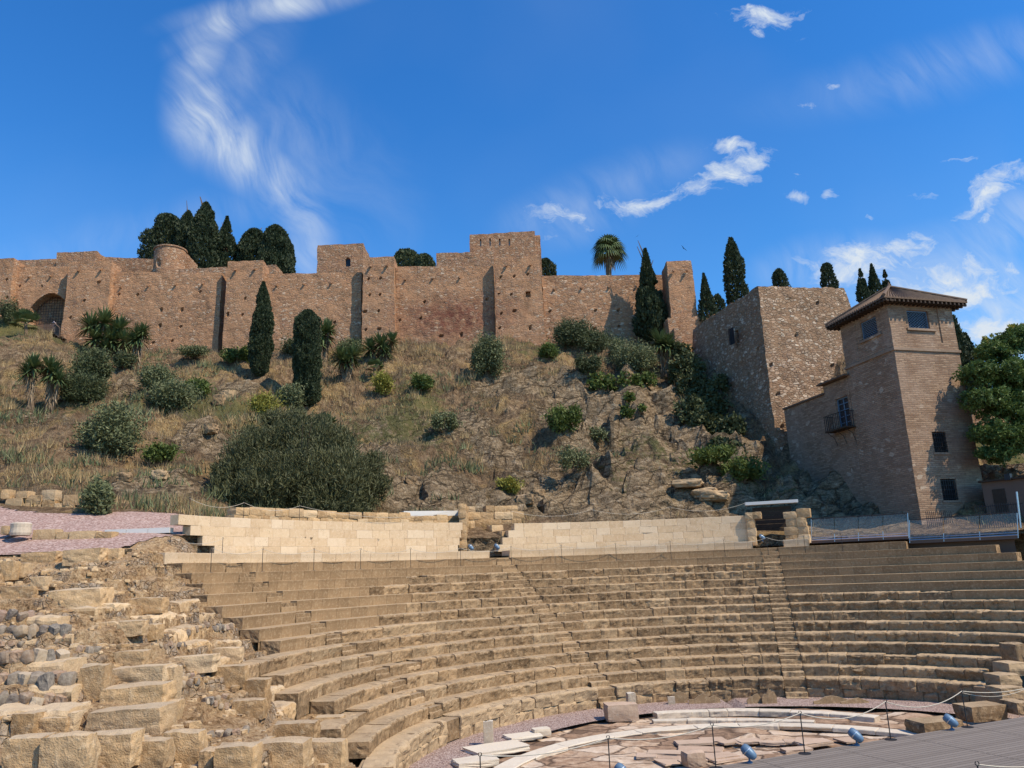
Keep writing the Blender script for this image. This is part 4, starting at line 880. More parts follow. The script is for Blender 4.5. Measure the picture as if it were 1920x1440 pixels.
for i, (px, wd, hh) in enumerate([(1272, .8, .55), (1322, 1.3, .42), (1418, .7, .42), (1444, .6, .62), (1562, 1.5, .32), (1604, 1.1, .22)]):
    p = atz(px, 1320, 0); rg_ = random.Random(i); n_ = 7; xs_ = np.linspace(-wd / 2, wd / 2, n_); hs = [hh * (.35 + .65 * math.exp(-((x - wd * rg_.uniform(-.1, .15)) / (wd * .33))**2)) * rg_.uniform(.8, 1.1) for x in xs_]
    mb = MB(); F = [(x, 0, 0) for x in xs_] + [(x, .03, h) for x, h in zip(xs_, hs)]; Bk = [(x, y + .07, z) for x, y, z in F]; fc = [[j, j + 1, n_ + j + 1, n_ + j] for j in range(n_ - 1)]; mb.add(F + Bk, fc + [[q + 2 * n_ for q in f][::-1] for f in fc] + [[n_ + j, n_ + j + 1, 3 * n_ + j + 1, 3 * n_ + j] for j in range(n_ - 1)] + [[0, n_, 3 * n_, 2 * n_], [n_ - 1, 3 * n_ - 1, 4 * n_ - 1, 2 * n_ - 1]], (.2, .6, .1))
    o = mb.build('standing_slab', M['seat'], loc=(0, 0, 0)); o.location = tuple(p); tag(o, SLB[i], 'slab')
orock(1768, 1378, 0, (1.5, 1.0, .42), .2, 'dark rough masonry lump beside the stage edge', m_='seat', tone=(.1, 0, 0), seed=30, name='masonry_lump', round_=.3)
orock(1855, 1352, .2, (1.4, .9, .5), .2, 'large dark block at the end of the podium near the stage', m_='seat', tone=(.15, 0, 0), seed=31, name='stone_block', round_=.2)
orock(1305, 1438, 0, (.6, .5, .4), .2, 'beige fragment near the timber stage edge', seed=32, tone=(.2, 0, .1), m_='plate', round_=.4)
for i in range(26):
    px = random.uniform(1190, 1640); py = random.uniform(1388, 1432)
    if py > 1438 - (px - 1380) * .16: continue
    orock(px, py, -.05, (random.uniform(.5, 1.5), random.uniform(.3, .8), random.uniform(.05, .12)), random.uniform(-.5, .5), random.choice(['thin broken marble plate', 'small flat broken plate', 'low cracked marble plate', 'worn flat plate']) + ' lying ' + ('left of the long marble band' if px < 1300 else 'in front of the marble band, middle' if px < 1450 else 'between the band and the stage edge'), m_='plate', seed=60 + i, tone=(random.random(), .2, random.random() * .3), cat='marble plate', name='paving_plate', round_=.05)['group'] = 'broken paving plates of the orchestra'
# rubble end of the seating on the right
for i, (x0, y0, x1, y1, Y, lab) in enumerate([(1905, 1208, 1935, 1245, 31, 'stacked rough block at the right frame edge, upper'), (1890, 1244, 1930, 1268, 30, 'stacked rough block at the right frame edge, middle'), (1872, 1266, 1918, 1290, 29.4, 'rough block resting beside the lowest seats at right'),
      (1876, 1290, 1925, 1320, 28.6, 'rough weathered block under the rope at right'), (1905, 1318, 1935, 1340, 27.6, 'rough block behind the last rope post at right'), (1858, 1292, 1880, 1334, 29.5, 'slanting orange block at the podium end')]):
    A = atY(x0, y1, Y); B = atY(x1, y1, Y); T = atY((x0 + x1) / 2, y0, Y); mb = MB(); rock(mb, (0, 0, 0), (B[0] - A[0], .9, T[2] - A[2] + .05), seed=400 + i, n=9, rough=.14, round_=.3, rot=.1)
    o = mb.build('stone_block', M['seat'], loc=(0, 0, 0)); o.location = ((A[0] + B[0]) / 2, Y + .4, (A[2] + T[2]) / 2); tag(o, lab, 'stone block')

# ------------------------------------------------------------------ fortress masonry
def project(p):
    q = np.array(p, float) - O3; z = q @ FW; return 960 + FPX * (q @ RT) / z, 720 - FPX * (q @ UP) / z
def solid(name, foot, zb, zt, m_, label=None, cat=None, res=.25, amp=.05, holes=None, rects=None, batter=0., parent=None, group=None, coarse=(), jag=.05):
    """masonry block on a footprint (counter clockwise from above). holes: {edge: [(s,z,r,depth)]}, rects: {edge: [(s0,s1,z0,z1,depth,arch)]}"""
    foot = [np.array(p[:2], float) for p in foot]; n = len(foot); zts = [zt] * n if np.isscalar(zt) else list(zt); cen = sum(foot) / n
    mb = MB(); u0 = 0; zmax = max(zts); tops = []
    for i in range(n):
        P, Q = foot[i], foot[(i + 1) % n]; za, zc = zts[i], zts[(i + 1) % n]; L = np.linalg.norm(Q - P); e = (Q - P) / L; nrm = np.array([e[1], -e[0]])
        r_ = res if i not in coarse else 1.5
        S = np.linspace(0, L, max(2, int(L / r_)) + 1); Zl = np.linspace(zb, zmax, max(2, int((zmax - zb) / r_)) + 1)
        rc_ = (rects or {}).get(i, [])
        for (s0, s1, z0, z1, dep, arch) in rc_:
            S = np.concatenate([S, [s0 - .012, s0 + .012, s1 - .012, s1 + .012]]); Zl = np.concatenate([Zl, [z0 - .012, z0 + .012] + ([z1 - .012, z1 + .012] if not arch else [])])
            if arch: S = np.concatenate([S, np.arange(s0, s1, .1)]); Zl = np.concatenate([Zl, np.arange(z1 - arch - .1, z1 + .1, .08)])
        S = np.unique(np.clip(S, 0, L)); Zl = np.unique(np.clip(Zl, zb, zmax)); SS, ZZ = np.meshgrid(S, Zl, indexing='ij')
        top = za + (zc - za) * SS / L
        ZZ = np.where(zmax > zb, zb + (ZZ - zb) * (top - zb) / (zmax - zb), ZZ) if abs(za - zc) > .01 or abs(za - zmax) > .01 else ZZ
        f = batter * (ZZ - zb); XY = P + SS[..., None] * e; XY = XY + (cen - XY) * (f[..., None] / max(zmax - zb, 1))
        V = np.concatenate([XY, ZZ[..., None]], -1)
        D = np.stack([vnoise(V * 1.3 + 11), vnoise(V * 1.3 + 27), vnoise(V * 1.1 + 50) * 1.], -1) * amp + np.stack([vnoise(V * 4 + 1), vnoise(V * 4 + 2), V[..., 0] * 0], -1) * amp * .5
        tj = (ZZ > top - .02)[..., None]; D = np.where(tj, D * np.array([1, 1, 0]) + np.array([0, 0, 1]) * (jag * fbm(V * 1.5 + 7, 3)[..., None]), D * np.array([1, 1, .3]))
        push = np.zeros_like(SS)
        for (s, z, rh, dep) in (holes or {}).get(i, []): push = np.maximum(push, dep * ((np.abs(SS - s) < rh) & (np.abs(ZZ - z) < rh)))
        for (s0, s1, z0, z1, dep, arch) in rc_:
            mid = (s0 + s1) / 2; hw = (s1 - s0) / 2; tz = z1 - (arch * (np.abs(SS - mid) / hw)**2 if arch else 0)
            inn = (SS > s0) & (SS < s1) & (ZZ > z0) & (ZZ < tz); push = np.maximum(push, dep * inn); D = np.where(((SS > s0 - .3) & (SS < s1 + .3) & (ZZ > z0 - .3) & (ZZ < z1 + .3))[..., None], D * .15, D)
        V = V + D; V[..., :2] -= nrm * push[..., None]
        tops.append(V[:, -1][:-1]); uv = np.stack([SS + u0, ZZ], -1)
        mb.grid(V, (.5, .5, .5), uv=uv); u0 += L
    T = np.concatenate(tops); c0 = np.array([*T[:, :2].mean(0), T[:, 2].mean()]); k = len(T)
    mb.add(np.concatenate([T, [c0]]), [[j, (j + 1) % k, k] for j in range(k)], uv=np.concatenate([T, [c0]])[:, :2])
    if parent is not None: return mb.build(name, m_, parent)
    o = empty(name, (cen[0], cen[1], zb), label, cat, group); mb.build('masonry', m_, o); return o
def putlogs(L, z0, z1, dz=1.9, ds=2.2, p=.5, seed=0, s_off=.6):
    rg = random.Random(seed); out_ = []; z = z0
    while z < z1:
        s = s_off + rg.uniform(-.2, .2)
        while s < L - .4:
            if rg.random() < p: out_.append((s + rg.uniform(-.15, .15), z + rg.uniform(-.12, .12), .115, .4))
            s += ds * rg.uniform(.9, 1.15)
        z += dz * rg.uniform(.92, 1.08)
    return out_
def spouts(o, P, Q, S, z, m_):
    for s in S:
        mb = MB(); fbox(mb, P, Q, s - .08, s + .08, z, z + .13, -.1, .22); fbox(mb, P, Q, s - .11, s + .11, z + .13, z + .26, -.1, .07); mb.build('water_spout', m_, o)
YW, YT = 78., 77.0
def X(px, py, Y): return float(atY(px, py, Y)[0])
def Zp(px, py, Y): return float(atY(px, py, Y)[2])
ZB = 20.
def curtain(x0, x1, ytop0, ytop1, label, seed, Y=YW, xb=None, thick=1.4, m_='fort', holes=True, rects=None, spout=True, name='curtain_wall', zb=ZB, cat='fortress wall'):
    P = (X(x0, ytop0, Y), Y); Q = (X(x1, ytop1, Y), Y); za, zc = Zp(x0, ytop0, Y), Zp(x1, ytop1, Y); L = Q[0] - P[0]
    o = solid(name, [P, Q, (Q[0], Y + thick), (P[0], Y + thick)], zb, [za, zc, zc, za], M[m_], label, cat, holes={0: putlogs(L, min(za, zc) - 7.5, min(za, zc) - 1.8, seed=seed)} if holes else None, rects=rects, coarse=(2,), res=.2)
    if spout:
        rg = random.Random(seed); spouts(o, P, Q, [s for s in np.arange(1.2, L - .6, 2.9) + rg.uniform(-.3, .3)], min(za, zc) - 1.25, M['fort'])
    return o, P, Q
def towr(x0, x1, ytop, label, seed, Y=YT, Yb=YW + 1.5, m_='fort', batter=.12, rects=None, spout=True, cat='fortress tower', zb=ZB, ytop2=None, name='fortress_tower', holes=True):
    P = (X(x0, ytop, Y), Y); Q = (X(x1, ytop2 or ytop, Y), Y); za = Zp((x0 + x1) / 2, ytop, Y); zr = za if ytop2 is None else Zp(x1, ytop2, Y); L = Q[0] - P[0]; zl = za if ytop2 is None else Zp(x0, ytop, Y)
    o = solid(name, [P, Q, (Q[0], Yb), (P[0], Yb)], zb, [zl, zr, zr, zl], M[m_], label, cat, holes={0: putlogs(L, za - 8, za - 1.8, seed=seed, s_off=.5, ds=1.6)} if holes else None, rects=rects, batter=batter, coarse=(2,), res=.2)
    if spout: spouts(o, P, Q, [L * .28, L * .75], za - 1.15, M['fort'])
    return o, P, Q
towr(-130, 34, 486, 'left edge fortress tower cut by the frame, beside the arched gate', 1)
# gate wall with arch
Pg = (X(30, 500, YW), YW); Qg = (X(130, 500, YW), YW); s0, zg0 = onface(50, 640, Pg, Qg); s1, zg1 = onface(124, 551, Pg, Qg); _, zgt = onface(86, 551, Pg, Qg); _, zsp = onface(50, 566, Pg, Qg)
gate, P, Q = curtain(30, 128, 500, 500, 'recessed gate wall with a wide dark segmental arch', 2, rects={0: [(s0, s1 + .4, 20.5, zgt, 1.2, 1.5)]}, spout=False)
spouts(gate, P, Q, [1.6, 3.9], Zp(80, 520, YW), M['fort'])
mb = MB(); Yg = YW + .9
for i in range(15): x_ = P[0] + s0 + (s1 + .3 - s0) * i / 14; tube(mb, [(x_, Yg, 25), (x_, Yg, zgt)], .022, 4)
for z in np.arange(26, zgt, .3): tube(mb, [(P[0] + s0, Yg, z), (P[0] + s1 + .3, Yg, z)], .02, 4)
mb.build('gate_grille', M['dark_metal'], gate)
towr(124, 213, 489, 'fortress tower right of the arched gate with pale stone mottling', 3)
curtain(212, 416, 509, 512, 'fortress wall stretch between the gate tower and the second tower', 4)
towr(422, 497, 488, 'second fortress tower from the gate, behind the tall narrow cypress', 5)
curtain(496, 678, 514, 510, 'fortress wall stretch behind the two slope cypresses', 6)
towr(677, 742, 481, 'slender fortress tower in the middle with a sunlit right flank', 7)
curtain(742, 925, 500, 499, 'fortress wall stretch with a dark red masonry patch', 8)
hh_ = onface(992, 551, (X(922, 480, YT), YT), (X(1018, 480, YT), YT))
th_o, P, Q = towr(922, 1018, 480, 'widest fortress tower with a small square window', 9, rects={0: [(hh_[0] - .28, hh_[0] + .28, hh_[1] - .32, hh_[1] + .32, .5, 0)]})
curtain(1016, 1250, 517, 515, 'fortress wall stretch right of the widest tower, half hidden by a cypress', 10)
P = (X(1247, 487, 74), 74.); Q = (X(1301, 487, 74), 74.); zt_ = Zp(1275, 487, 74)
o = solid('fortress_tower', [P, Q, (Q[0], 77.5), (P[0], 77.5)], 22, zt_, M['fort'], 'tall plain fortress tower standing apart right of the cypress', 'fortress tower', batter=.15, res=.2, holes={0: [], 3: []}); spouts(o, P, Q, [.75, 2.1], zt_ - 1.3, M['fort'])
# upper works
curtain(-60, 30, 488, 486, 'upper wall behind the left edge tower', 20, Y=84, holes=False, spout=False, m_='fort_far', name='upper_wall')
curtain(30, 110, 488, 485, 'low upper wall directly above the arched gate', 21, Y=84, holes=False, spout=False, m_='fort_far', name='upper_wall')
towr(107, 181, 472, 'low square upper tower above the gate tower', 22, Y=83, Yb=87, m_='fort_far', spout=False, holes=False, batter=0, name='upper_tower')
curtain(180, 290, 481, 486, 'upper wall between the low square tower and the round turret', 23, Y=85, holes=False, spout=False, m_='fort_far', name='upper_wall')
curtain(335, 424, 505, 500, 'short upper wall right of the round turret', 24, Y=82, holes=False, spout=False, m_='fort_far', name='upper_wall')
towr(494, 518, 497, 'small stub of upper wall beside the second tower', 25, Y=82, Yb=85, m_='fort_far', spout=False, holes=False, batter=0, name='upper_wall')
# round turret
ct = atY(318, 500, 83.4); R_ = (X(344, 480, 83) - X(288, 480, 83)) / 2; zt_ = Zp(318, 463, 82.4); tur = empty('round_turret', (ct[0], 83.4, 28), 'round fortress turret with one small window below the cypresses', 'turret')
nn = 48; th = np.linspace(0, 2 * math.pi, nn + 1); zz = np.linspace(28, zt_, 40); G = np.array([[(ct[0] + (R_ + .05 * math.sin(z * 3)) * math.sin(t), 83.4 - R_ * math.cos(t), z) for z in zz] for t in th]); G += (vnoise(G * 3)[..., None]) * .03
wi = (np.abs(((th[:, None] + .3 + math.pi) % (2 * math.pi)) - math.pi) < .14) & (np.abs(zz[None] - Zp(303, 492, 82)) < .32); G[..., :2] = np.where(wi[..., None], G[..., :2] * .82 + np.array([ct[0], 83.4]) * .18, G[..., :2]); mb = MB(); mb.grid(G, flip=True)
lathe(mb, [(0, zt_ + .05), (R_ + .1, zt_ + .02), (R_ + .1, zt_ - .15), (R_, zt_ - .15)], (ct[0], 83.4, 0), 30); mb.build('masonry', M['fort_far'], tur)
mb = MB(); x0, x1 = X(335, 470, 84), X(357, 490, 84)
for i in range(3): box(mb, (x0 + (x1 - x0) * (i + .5) / 3, 85, 30 + (Zp(345, 468 + i * 8, 84) - 30) / 2), ((x1 - x0) / 3 + .02, 2, Zp(345, 468 + i * 9, 84) - 30))
mb.build('stepped_flank', M['fort_far'], tur)
P = (X(595, 458, 83), 83.); Q = (X(681, 458, 83), 83.); zt_ = Zp(640, 458, 83); s_w, z_w = onface(652, 491, P, Q)
ut = solid('upper_tower', [P, Q, (Q[0], 88), (P[0], 88)], 28, zt_, M['fort_far'], 'square upper tower with one small arched window', 'tower', res=.2, rects={0: [(s_w - .3, s_w + .3, z_w - .55, z_w + .5, .3, .25)]}, coarse=(2,))
mb = MB(); fbox(mb, P, Q, s_w - .3, s_w + .3, z_w - .55, z_w + .45, -.28, -.26); mb.build('window_pane', M['slate'], ut)
towr(818, 925, 473, 'long low upper building left part beside the highest tower', 27, Y=84, Yb=90, m_='fort_far', spout=False, holes=False, batter=0, name='upper_building', cat='fortress building')
P = (X(880, 439, 86), 86.); Q = (X(1002, 432, 86), 86.); sl = []
for px in (901, 919, 937, 955): s, z = onface(px, 454, P, Q); sl.append((s - .09, s + .09, z - .42, z + .42, .4, 0))
za, zc = Zp(880, 440, 86), Zp(1002, 433, 86)
ut = solid('highest_tower', [P, Q, (Q[0], 93), (P[0], 93)], 28, [za, zc, zc, za], M['fort_far'], 'highest fortress building with four narrow arrow slits', 'tower', res=.2, rects={0: sl}, coarse=(2,))
mb = MB(); [fbox(mb, P, Q, a_, b_, c0_, d_, -.39, -.37) for a_, b_, c0_, d_, *_ in sl]; mb.build('slit_openings', M['white'], ut)
towr(1000, 1013, 441, 'narrow buttress at the right of the highest fortress building', 28, Y=87, Yb=92, m_='fort_far', spout=False, holes=False, batter=0, name='upper_buttress', cat='buttress')
# bastion
K = np.array([19.62, 58.2]); KR = np.array([30.1, 60.6]); KL = np.array([15.6, 72.6]); KB = KR + KL - K
s_w, z_w = onface(1366, 630, KL, K)
bas = solid('bastion', [K, KR, KB, KL], 8.5, [27.65, 27.75, 27.6, 27.5], M['bastion'], 'massive square stone bastion behind the tiled brick tower', 'bastion', res=.24, amp=.08, batter=.25, jag=.12, coarse=(1, 2), rects={3: [(s_w - .35, s_w + .35, z_w - .7, z_w + .7, .35, 0)]},
              holes={0: putlogs(10.7, 13, 26.5, dz=2.6, ds=3.0, p=.5, seed=4), 3: putlogs(14.8, 14, 26, dz=2.8, ds=3.3, p=.4, seed=6)})
mb = MB(); fbox(mb, KL, K, s_w - .35, s_w + .35, z_w - .7, z_w + .7, -.33, -.3); [fbox(mb, KL, K, s_w - .35 + q, s_w - .31 + q, z_w - .7, z_w + .7, -.2, -.16) for q in (.1, .33, .56)]; mb.build('window', M['slate'], bas)
# small stepped wall between the lone tower and the bastion
P = atY(1252, 596, 73); Q = atY(1272, 625, 71)
solid('stair_wall', [(P[0], 73), (P[0] + .8, 73), (P[0] + .8, 75), (P[0], 75)], 24, Zp(1256, 596, 73), M['fort'], 'taller stub of wall at the foot of the lone tower', 'wall', res=.3)
solid('stair_wall', [(Q[0] - .5, 70.6), (Q[0] + .2, 70.6), (Q[0] + .2, 73), (Q[0] - .5, 73)], 22, Zp(1268, 615, 70.6), M['fort'], 'lower stub of wall beside the top of the bastion', 'wall', res=.3)
P = (X(1262, 595, 74), 73.9)
# terrace wall seen between lone tower and bastion
curtain(1248, 1345, 600, 588, 'low masonry terrace wall below the lone tower', 31, Y=73.6, holes=False, spout=False, zb=22, name='terrace_wall')

# brick tower with tiled hip roof
C0 = np.array([23.38, 46.]); CR = np.array([28.1, 47.34]); CLf = np.array([22.33, 50.6]); CB = CR + CLf - C0; ZE = 21.0
def rect_on(P, Q, px0, py0, px1, py1):
    xm, ym = (px0 + px1) / 2, (py0 + py1) / 2; s0 = onface(px0, ym, P, Q)[0]; s1 = onface(px1, ym, P, Q)[0]; z0 = onface(xm, py1, P, Q)[1]; z1 = onface(xm, py0, P, Q)[1]; return min(s0, s1), max(s0, s1), z0, z1
wR = rect_on(C0, CR, 1704, 582, 1743, 615); wRp = rect_on(C0, CR, 1698, 574, 1762, 641)
wL = rect_on(CLf, C0, 1612, 598, 1643, 633); wb1 = rect_on(C0, CR, 1750, 810, 1776, 848); wb2 = rect_on(C0, CR, 1766, 898, 1795, 938)
tw = solid('brick_tower', [C0, CR, CB, CLf], 5.5, ZE, M['brick'], 'slim brick tower with tiled hip roof and two lattice windows', 'tower', res=.3, amp=.02, jag=0, coarse=(1, 2),
           rects={0: [(*wRp, .07, 0), (*wR, .3, 0), (*wb1, .2, 0), (*wb2, .2, 0)], 3: [(*wL, .28, 0), (wL[0] - .45, wL[1] + .5, wL[2] - .75, wL[3] + .45, .06, 0)]})
def lattice(P, Q, w_, d, parent, kind):
    fr = MB(); s0, s1, z0, z1 = w_
    pane = MB(); fbox(pane, P, Q, s0, s1, z0, z1, -d + .01, -d + .03); wo = pane.build('window', M['hole'] if kind == 'bars' else M['slate'], parent)
    if kind == 'bars':
        for s in np.linspace(s0 + .06, s1 - .06, 7): fbox(fr, P, Q, s - .014, s + .014, z0, z1, -.06, -.03)
        for z in np.linspace(z0 + .1, z1 - .1, 5): fbox(fr, P, Q, s0, s1, z - .014, z + .014, -.055, -.025)
        fr.build('window_bars', M['dark_metal'], wo); sl_ = MB(); fbox(sl_, P, Q, s0 - .12, s1 + .12, z0 - .14, z0 - .01, -.05, .07); sl_.build('sill', M['brick'], wo)
    else:
        n = 7; P_ = np.array(P[:2]); e = (np.array(Q[:2]) - P_); e /= np.linalg.norm(e); nn_ = np.array([e[1], -e[0]])
        for i in range(-n, n):
            for sg in (-1, 1):
                a0 = s0 + (s1 - s0) * i / n; pts = []
                for t in np.linspace(0, 1, 25):
                    s = a0 + (s1 - s0) * t; s_ = s if sg > 0 else s0 + s1 - s
                    if s0 <= s_ <= s1: q = P_ + e * s_ - nn_ * (d - .08); pts.append((q[0], q[1], z0 + (z1 - z0) * t))
                if len(pts) > 1: tube(fr, [pts[0], pts[-1]], .016, 4)
        for a_ in ((s0, s0 + .06, z0, z1), (s1 - .06, s1, z0, z1), (s0, s1, z0, z0 + .06), (s0, s1, z1 - .06, z1)): fbox(fr, P, Q, *a_, -d + .04, -d + .12)
        fr.build('lattice_screen', M['lamp_metal'], wo); sl_ = MB(); fbox(sl_, P, Q, s0 - .25, s1 + .35, z0 - .17, z0 - .03, -.1, .06); sl_.build('sill', M['brick'], wo)
lattice(C0, CR, wR, .3, tw, 'lattice'); lattice(CLf, C0, wL, .28, tw, 'lattice'); lattice(C0, CR, wb1, .2, tw, 'bars'); lattice(C0, CR, wb2, .2, tw, 'bars')
mb = MB(); z1_ = onface(1681, 654, C0, CR)[1]; LR = np.linalg.norm(CR - C0); LL = np.linalg.norm(CLf - C0)
fbox(mb, C0, CR, -.07, LR + .07, z1_ - .08, z1_ + .08, 0, .09); fbox(mb, CLf, C0, -.07, LL + .07, z1_ - .078, z1_ + .078, 0, .088); mb.build('string_course', M['brick'], tw)
cen = (C0 + CB) / 2; mb = MB(); sf = MB(); ov = 1.28; EV = [cen + (p - cen) * ov for p in (C0, CR, CB, CLf)]; apex = np.array([*cen, 23.0])
for i in range(4):
    A, B = EV[i], EV[(i + 1) % 4]; L = np.linalg.norm(B - A); n = int(L / .22) * 4; rows__ = 16; G = np.zeros((n + 1, rows__ + 1, 3))
    for a_ in range(n + 1):
        t = a_ / n; Pn = A + (B - A) * t
        for r_ in range(rows__ + 1):
            v = r_ / rows__; q = Pn + (cen - Pn) * v; wv_ = .055 * math.sin(t * int(L / .22) * 2 * math.pi) * (1 - v * .6); G[a_, r_] = (q[0], q[1], ZE + .12 + (apex[2] - ZE - .12) * v + wv_ * 1. + .03 * ((r_ * 1) % 2) + .02 * vnoise(np.array([q[0] * 3, q[1] * 3, 1.])))
    mb.grid(G); ed = G[:, 0].copy(); lo = ed.copy(); lo[:, 2] = ZE + .02; mb.grid(np.stack([lo, ed], 1))
    e = (B - A) / L; nn_ = np.array([e[1], -e[0]])
    for s in np.arange(.15, L - .1, .32):
        q = A + e * s - nn_ * .42; box(sf, (q[0], q[1], ZE - .09), (.11, .84, .15), [[e[0], e[1], 0], [nn_[0], nn_[1], 0], [0, 0, 1]])
V = [(*p, ZE + .02) for p in EV]; mb2 = MB(); mb2.add(V, [[0, 1, 2, 3]]); rf = mb.build('roof', M['tile'], tw); mb2.build('soffit', M['darkwood'], rf); sf.build('rafters', M['darkwood'], rf)
mb = MB()
for p in EV: tube(mb, [(*p, ZE + .2), (*(p + (cen - p) * .5), ZE + .2 + (apex[2] - ZE - .2) * .5 + .03), tuple(apex + np.array([0, 0, .06]))], .10, 6)
lathe(mb, [(.0, 0), (.16, .0), (.12, .15), (.05, .3), (.0, .42)], tuple(apex), 8); mb.build('ridge_tiles', M['tile'], rf)
# wing of the tower (same face, lower)
dv = (CLf - C0) / LL; nin = np.array([dv[1], -dv[0]]); nin = nin if nin @ (CB - C0) > 0 else -nin
sA, zA = onface(1592, 697, C0, CLf); sB, zB = onface(1536, 722, C0, CLf); sC, zC = onface(1545, 737, C0, CLf); sD, zD = onface(1474, 765, C0, CLf)
print('wing', sA, zA, sB, zB, sC, zC, sD, zD)
p1 = C0 + dv * (LL + .02); p2 = C0 + dv * (sC); p3 = C0 + dv * (sD + .3)
wd_ = rect_on(CLf, C0, 1568, 744, 1594, 806)
wing = empty('brick_house_wing', (*p2, 6), 'lower brick wing with the balcony door, left of the tiled tower', 'house wing')
LA = np.linalg.norm(p2 - p1); wdd = rect_on(p2, p1, 1569, 744, 1593, 804)
solid('masonry', [p2, p1, p1 + nin * 4, p2 + nin * 4], 5.5, (zA + zB) / 2 - .25, M['brick'], parent=wing, res=.3, amp=.02, jag=0, coarse=(1, 2), rects={0: [(*wdd, .25, 0)]} if wdd[1] < LA else None)
p2b = p2 - dv * .01
solid('lower_masonry', [p3, p2 + dv * .0, p2 + nin * 4, p3 + nin * 4], 5.5, (zC + zD) / 2 - .1, M['brick'], parent=wing, res=.3, amp=.02, jag=0, coarse=(1, 2))
print('door', wdd, LA)
mb = MB(); zt1 = (zA + zB) / 2 - .2
for s in np.arange(-.2, LA + .1, .2): fbox(mb, p2, p1, s, s + .17, zt1, zt1 + .11 + .03 * math.sin(s * 9), -1.5, .42)
mb.build('small_roof', M['tile'], wing)
mb = MB(); zt2 = (zC + zD) / 2 - .1; L3 = np.linalg.norm(p3 - p2)
for s in np.arange(0, L3 - .05, .25): fbox(mb, p3, p2, s, s + .23, zt2, zt2 + .12, -1.2, .14)
mb.build('coping', M['tile'], wing)
# door and balcony
mb = MB(); s0, s1, z0, z1 = wdd; fbox(mb, p2, p1, s0, s1, z0, z1, -.24, -.2); do = mb.build('balcony_door', M['slate'], wing); mb = MB()
for a_ in ((s0, s0 + .08, z0, z1), (s1 - .08, s1, z0, z1), (s0 + .08, s1 - .08, z1 - .08, z1), ((s0 + s1) / 2 - .04, (s0 + s1) / 2 + .04, z0, z1 - .08)): fbox(mb, p2, p1, *a_, -.2, -.14)
for z in np.linspace(z0 + .4, z1 - .4, 4): fbox(mb, p2, p1, s0 + .08, s1 - .08, z - .025, z + .025, -.2, -.15)
mb.build('door_frame', M['lamp_metal'], do)
bal = MB(); b0, b1 = s0 - .5, s1 + .45; fbox(bal, p2, p1, b0, b1, z0 - .14, z0 - .04, 0, .75); bo = bal.build('balcony', M['darkwood'], wing); mb = MB()
for s in np.linspace(b0 + .04, b1 - .04, 13): fbox(mb, p2, p1, s - .012, s + .012, z0 - .04, z0 + .95, .70, .725)
for d in np.linspace(.1, .68, 5):
    for s in (b0 + .03, b1 - .03): fbox(mb, p2, p1, s - .012, s + .012, z0 - .04, z0 + .95, d, d + .024)
fbox(mb, p2, p1, b0, b1, z0 + .95, z0 + .99, .69, .74)
for s in (b0 + .03, b1 - .03): fbox(mb, p2, p1, s - .02, s + .02, z0 + .951, z0 + .988, 0, .69)
e = (p1 - p2) / LA; n_ = np.array([e[1], -e[0]])
for s in np.linspace(b0 + .15, b1 - .15, 3):
    q = p2 + e * s; tube(mb, [(*(q + n_ * .68), z0 - .14), (*(q + n_ * .5), z0 - .3), (*(q + n_ * .2), z0 - .5), (*(q + n_ * .05), z0 - .95), (*(q + n_ * .02), z0 - 1.05)], .02, 5)
mb.build('railing', M['dark_metal'], bo)
# buildings and walls right of the tower
P = atY(1838, 975, 50.); 
solid('stone_wall', [(X(1835, 880, 52), 52), (X(2000, 880, 52), 51), (X(2000, 880, 52), 53), (X(1835, 880, 52), 54)], 6, Zp(1880, 872, 52), M['bastion'], 'rubble garden wall under the green tree at the right edge', 'wall', res=.3)
solid('red_wall', [(X(1815, 745, 58), 58), (X(1845, 745, 58), 58), (X(1845, 745, 58), 62), (X(1815, 745, 58), 62)], 6, Zp(1830, 745, 58), M['fort_far'], 'reddish wall end just right of the tiled tower', 'wall', res=.4)
sh = empty('kiosk_building', (*atY(1885, 985, 44)[:2], 7), 'low dark brown hut with a plain door at the right edge', 'hut')
P = np.array([X(1848, 950, 45.5), 45.5]); Q = np.array([X(1990, 950, 42.5), 42.5]); mb = MB(); zt_ = onface(1870, 902, P, Q)[1]; LQ = np.linalg.norm(Q - P); fbox(mb, P, Q, 0, LQ, 6.5, zt_, -3, 0); mb.build('walls', M['brownwall'], sh)
mb = MB(); fbox(mb, P, Q, -.1, LQ, zt_, zt_ + .1, -3.1, .2); mb.build('roof', M['darkwood'], sh); mb = MB(); s0 = onface(1862, 930, P, Q)[0]; s1 = onface(1886, 930, P, Q)[0]; zd = onface(1870, 917, P, Q)[1]; fbox(mb, P, Q, s0, s1, 6.6, zd, 0, .04); mb.build('door', M['darkwood'], sh)
mb = MB(); s0, zq = onface(1893, 897, P, Q); fbox(mb, P, Q, s0 - .15, s0 + .15, zq - .1, zq + .25, 0, .3); mb.build('floodlight', M['dark_metal'], sh)
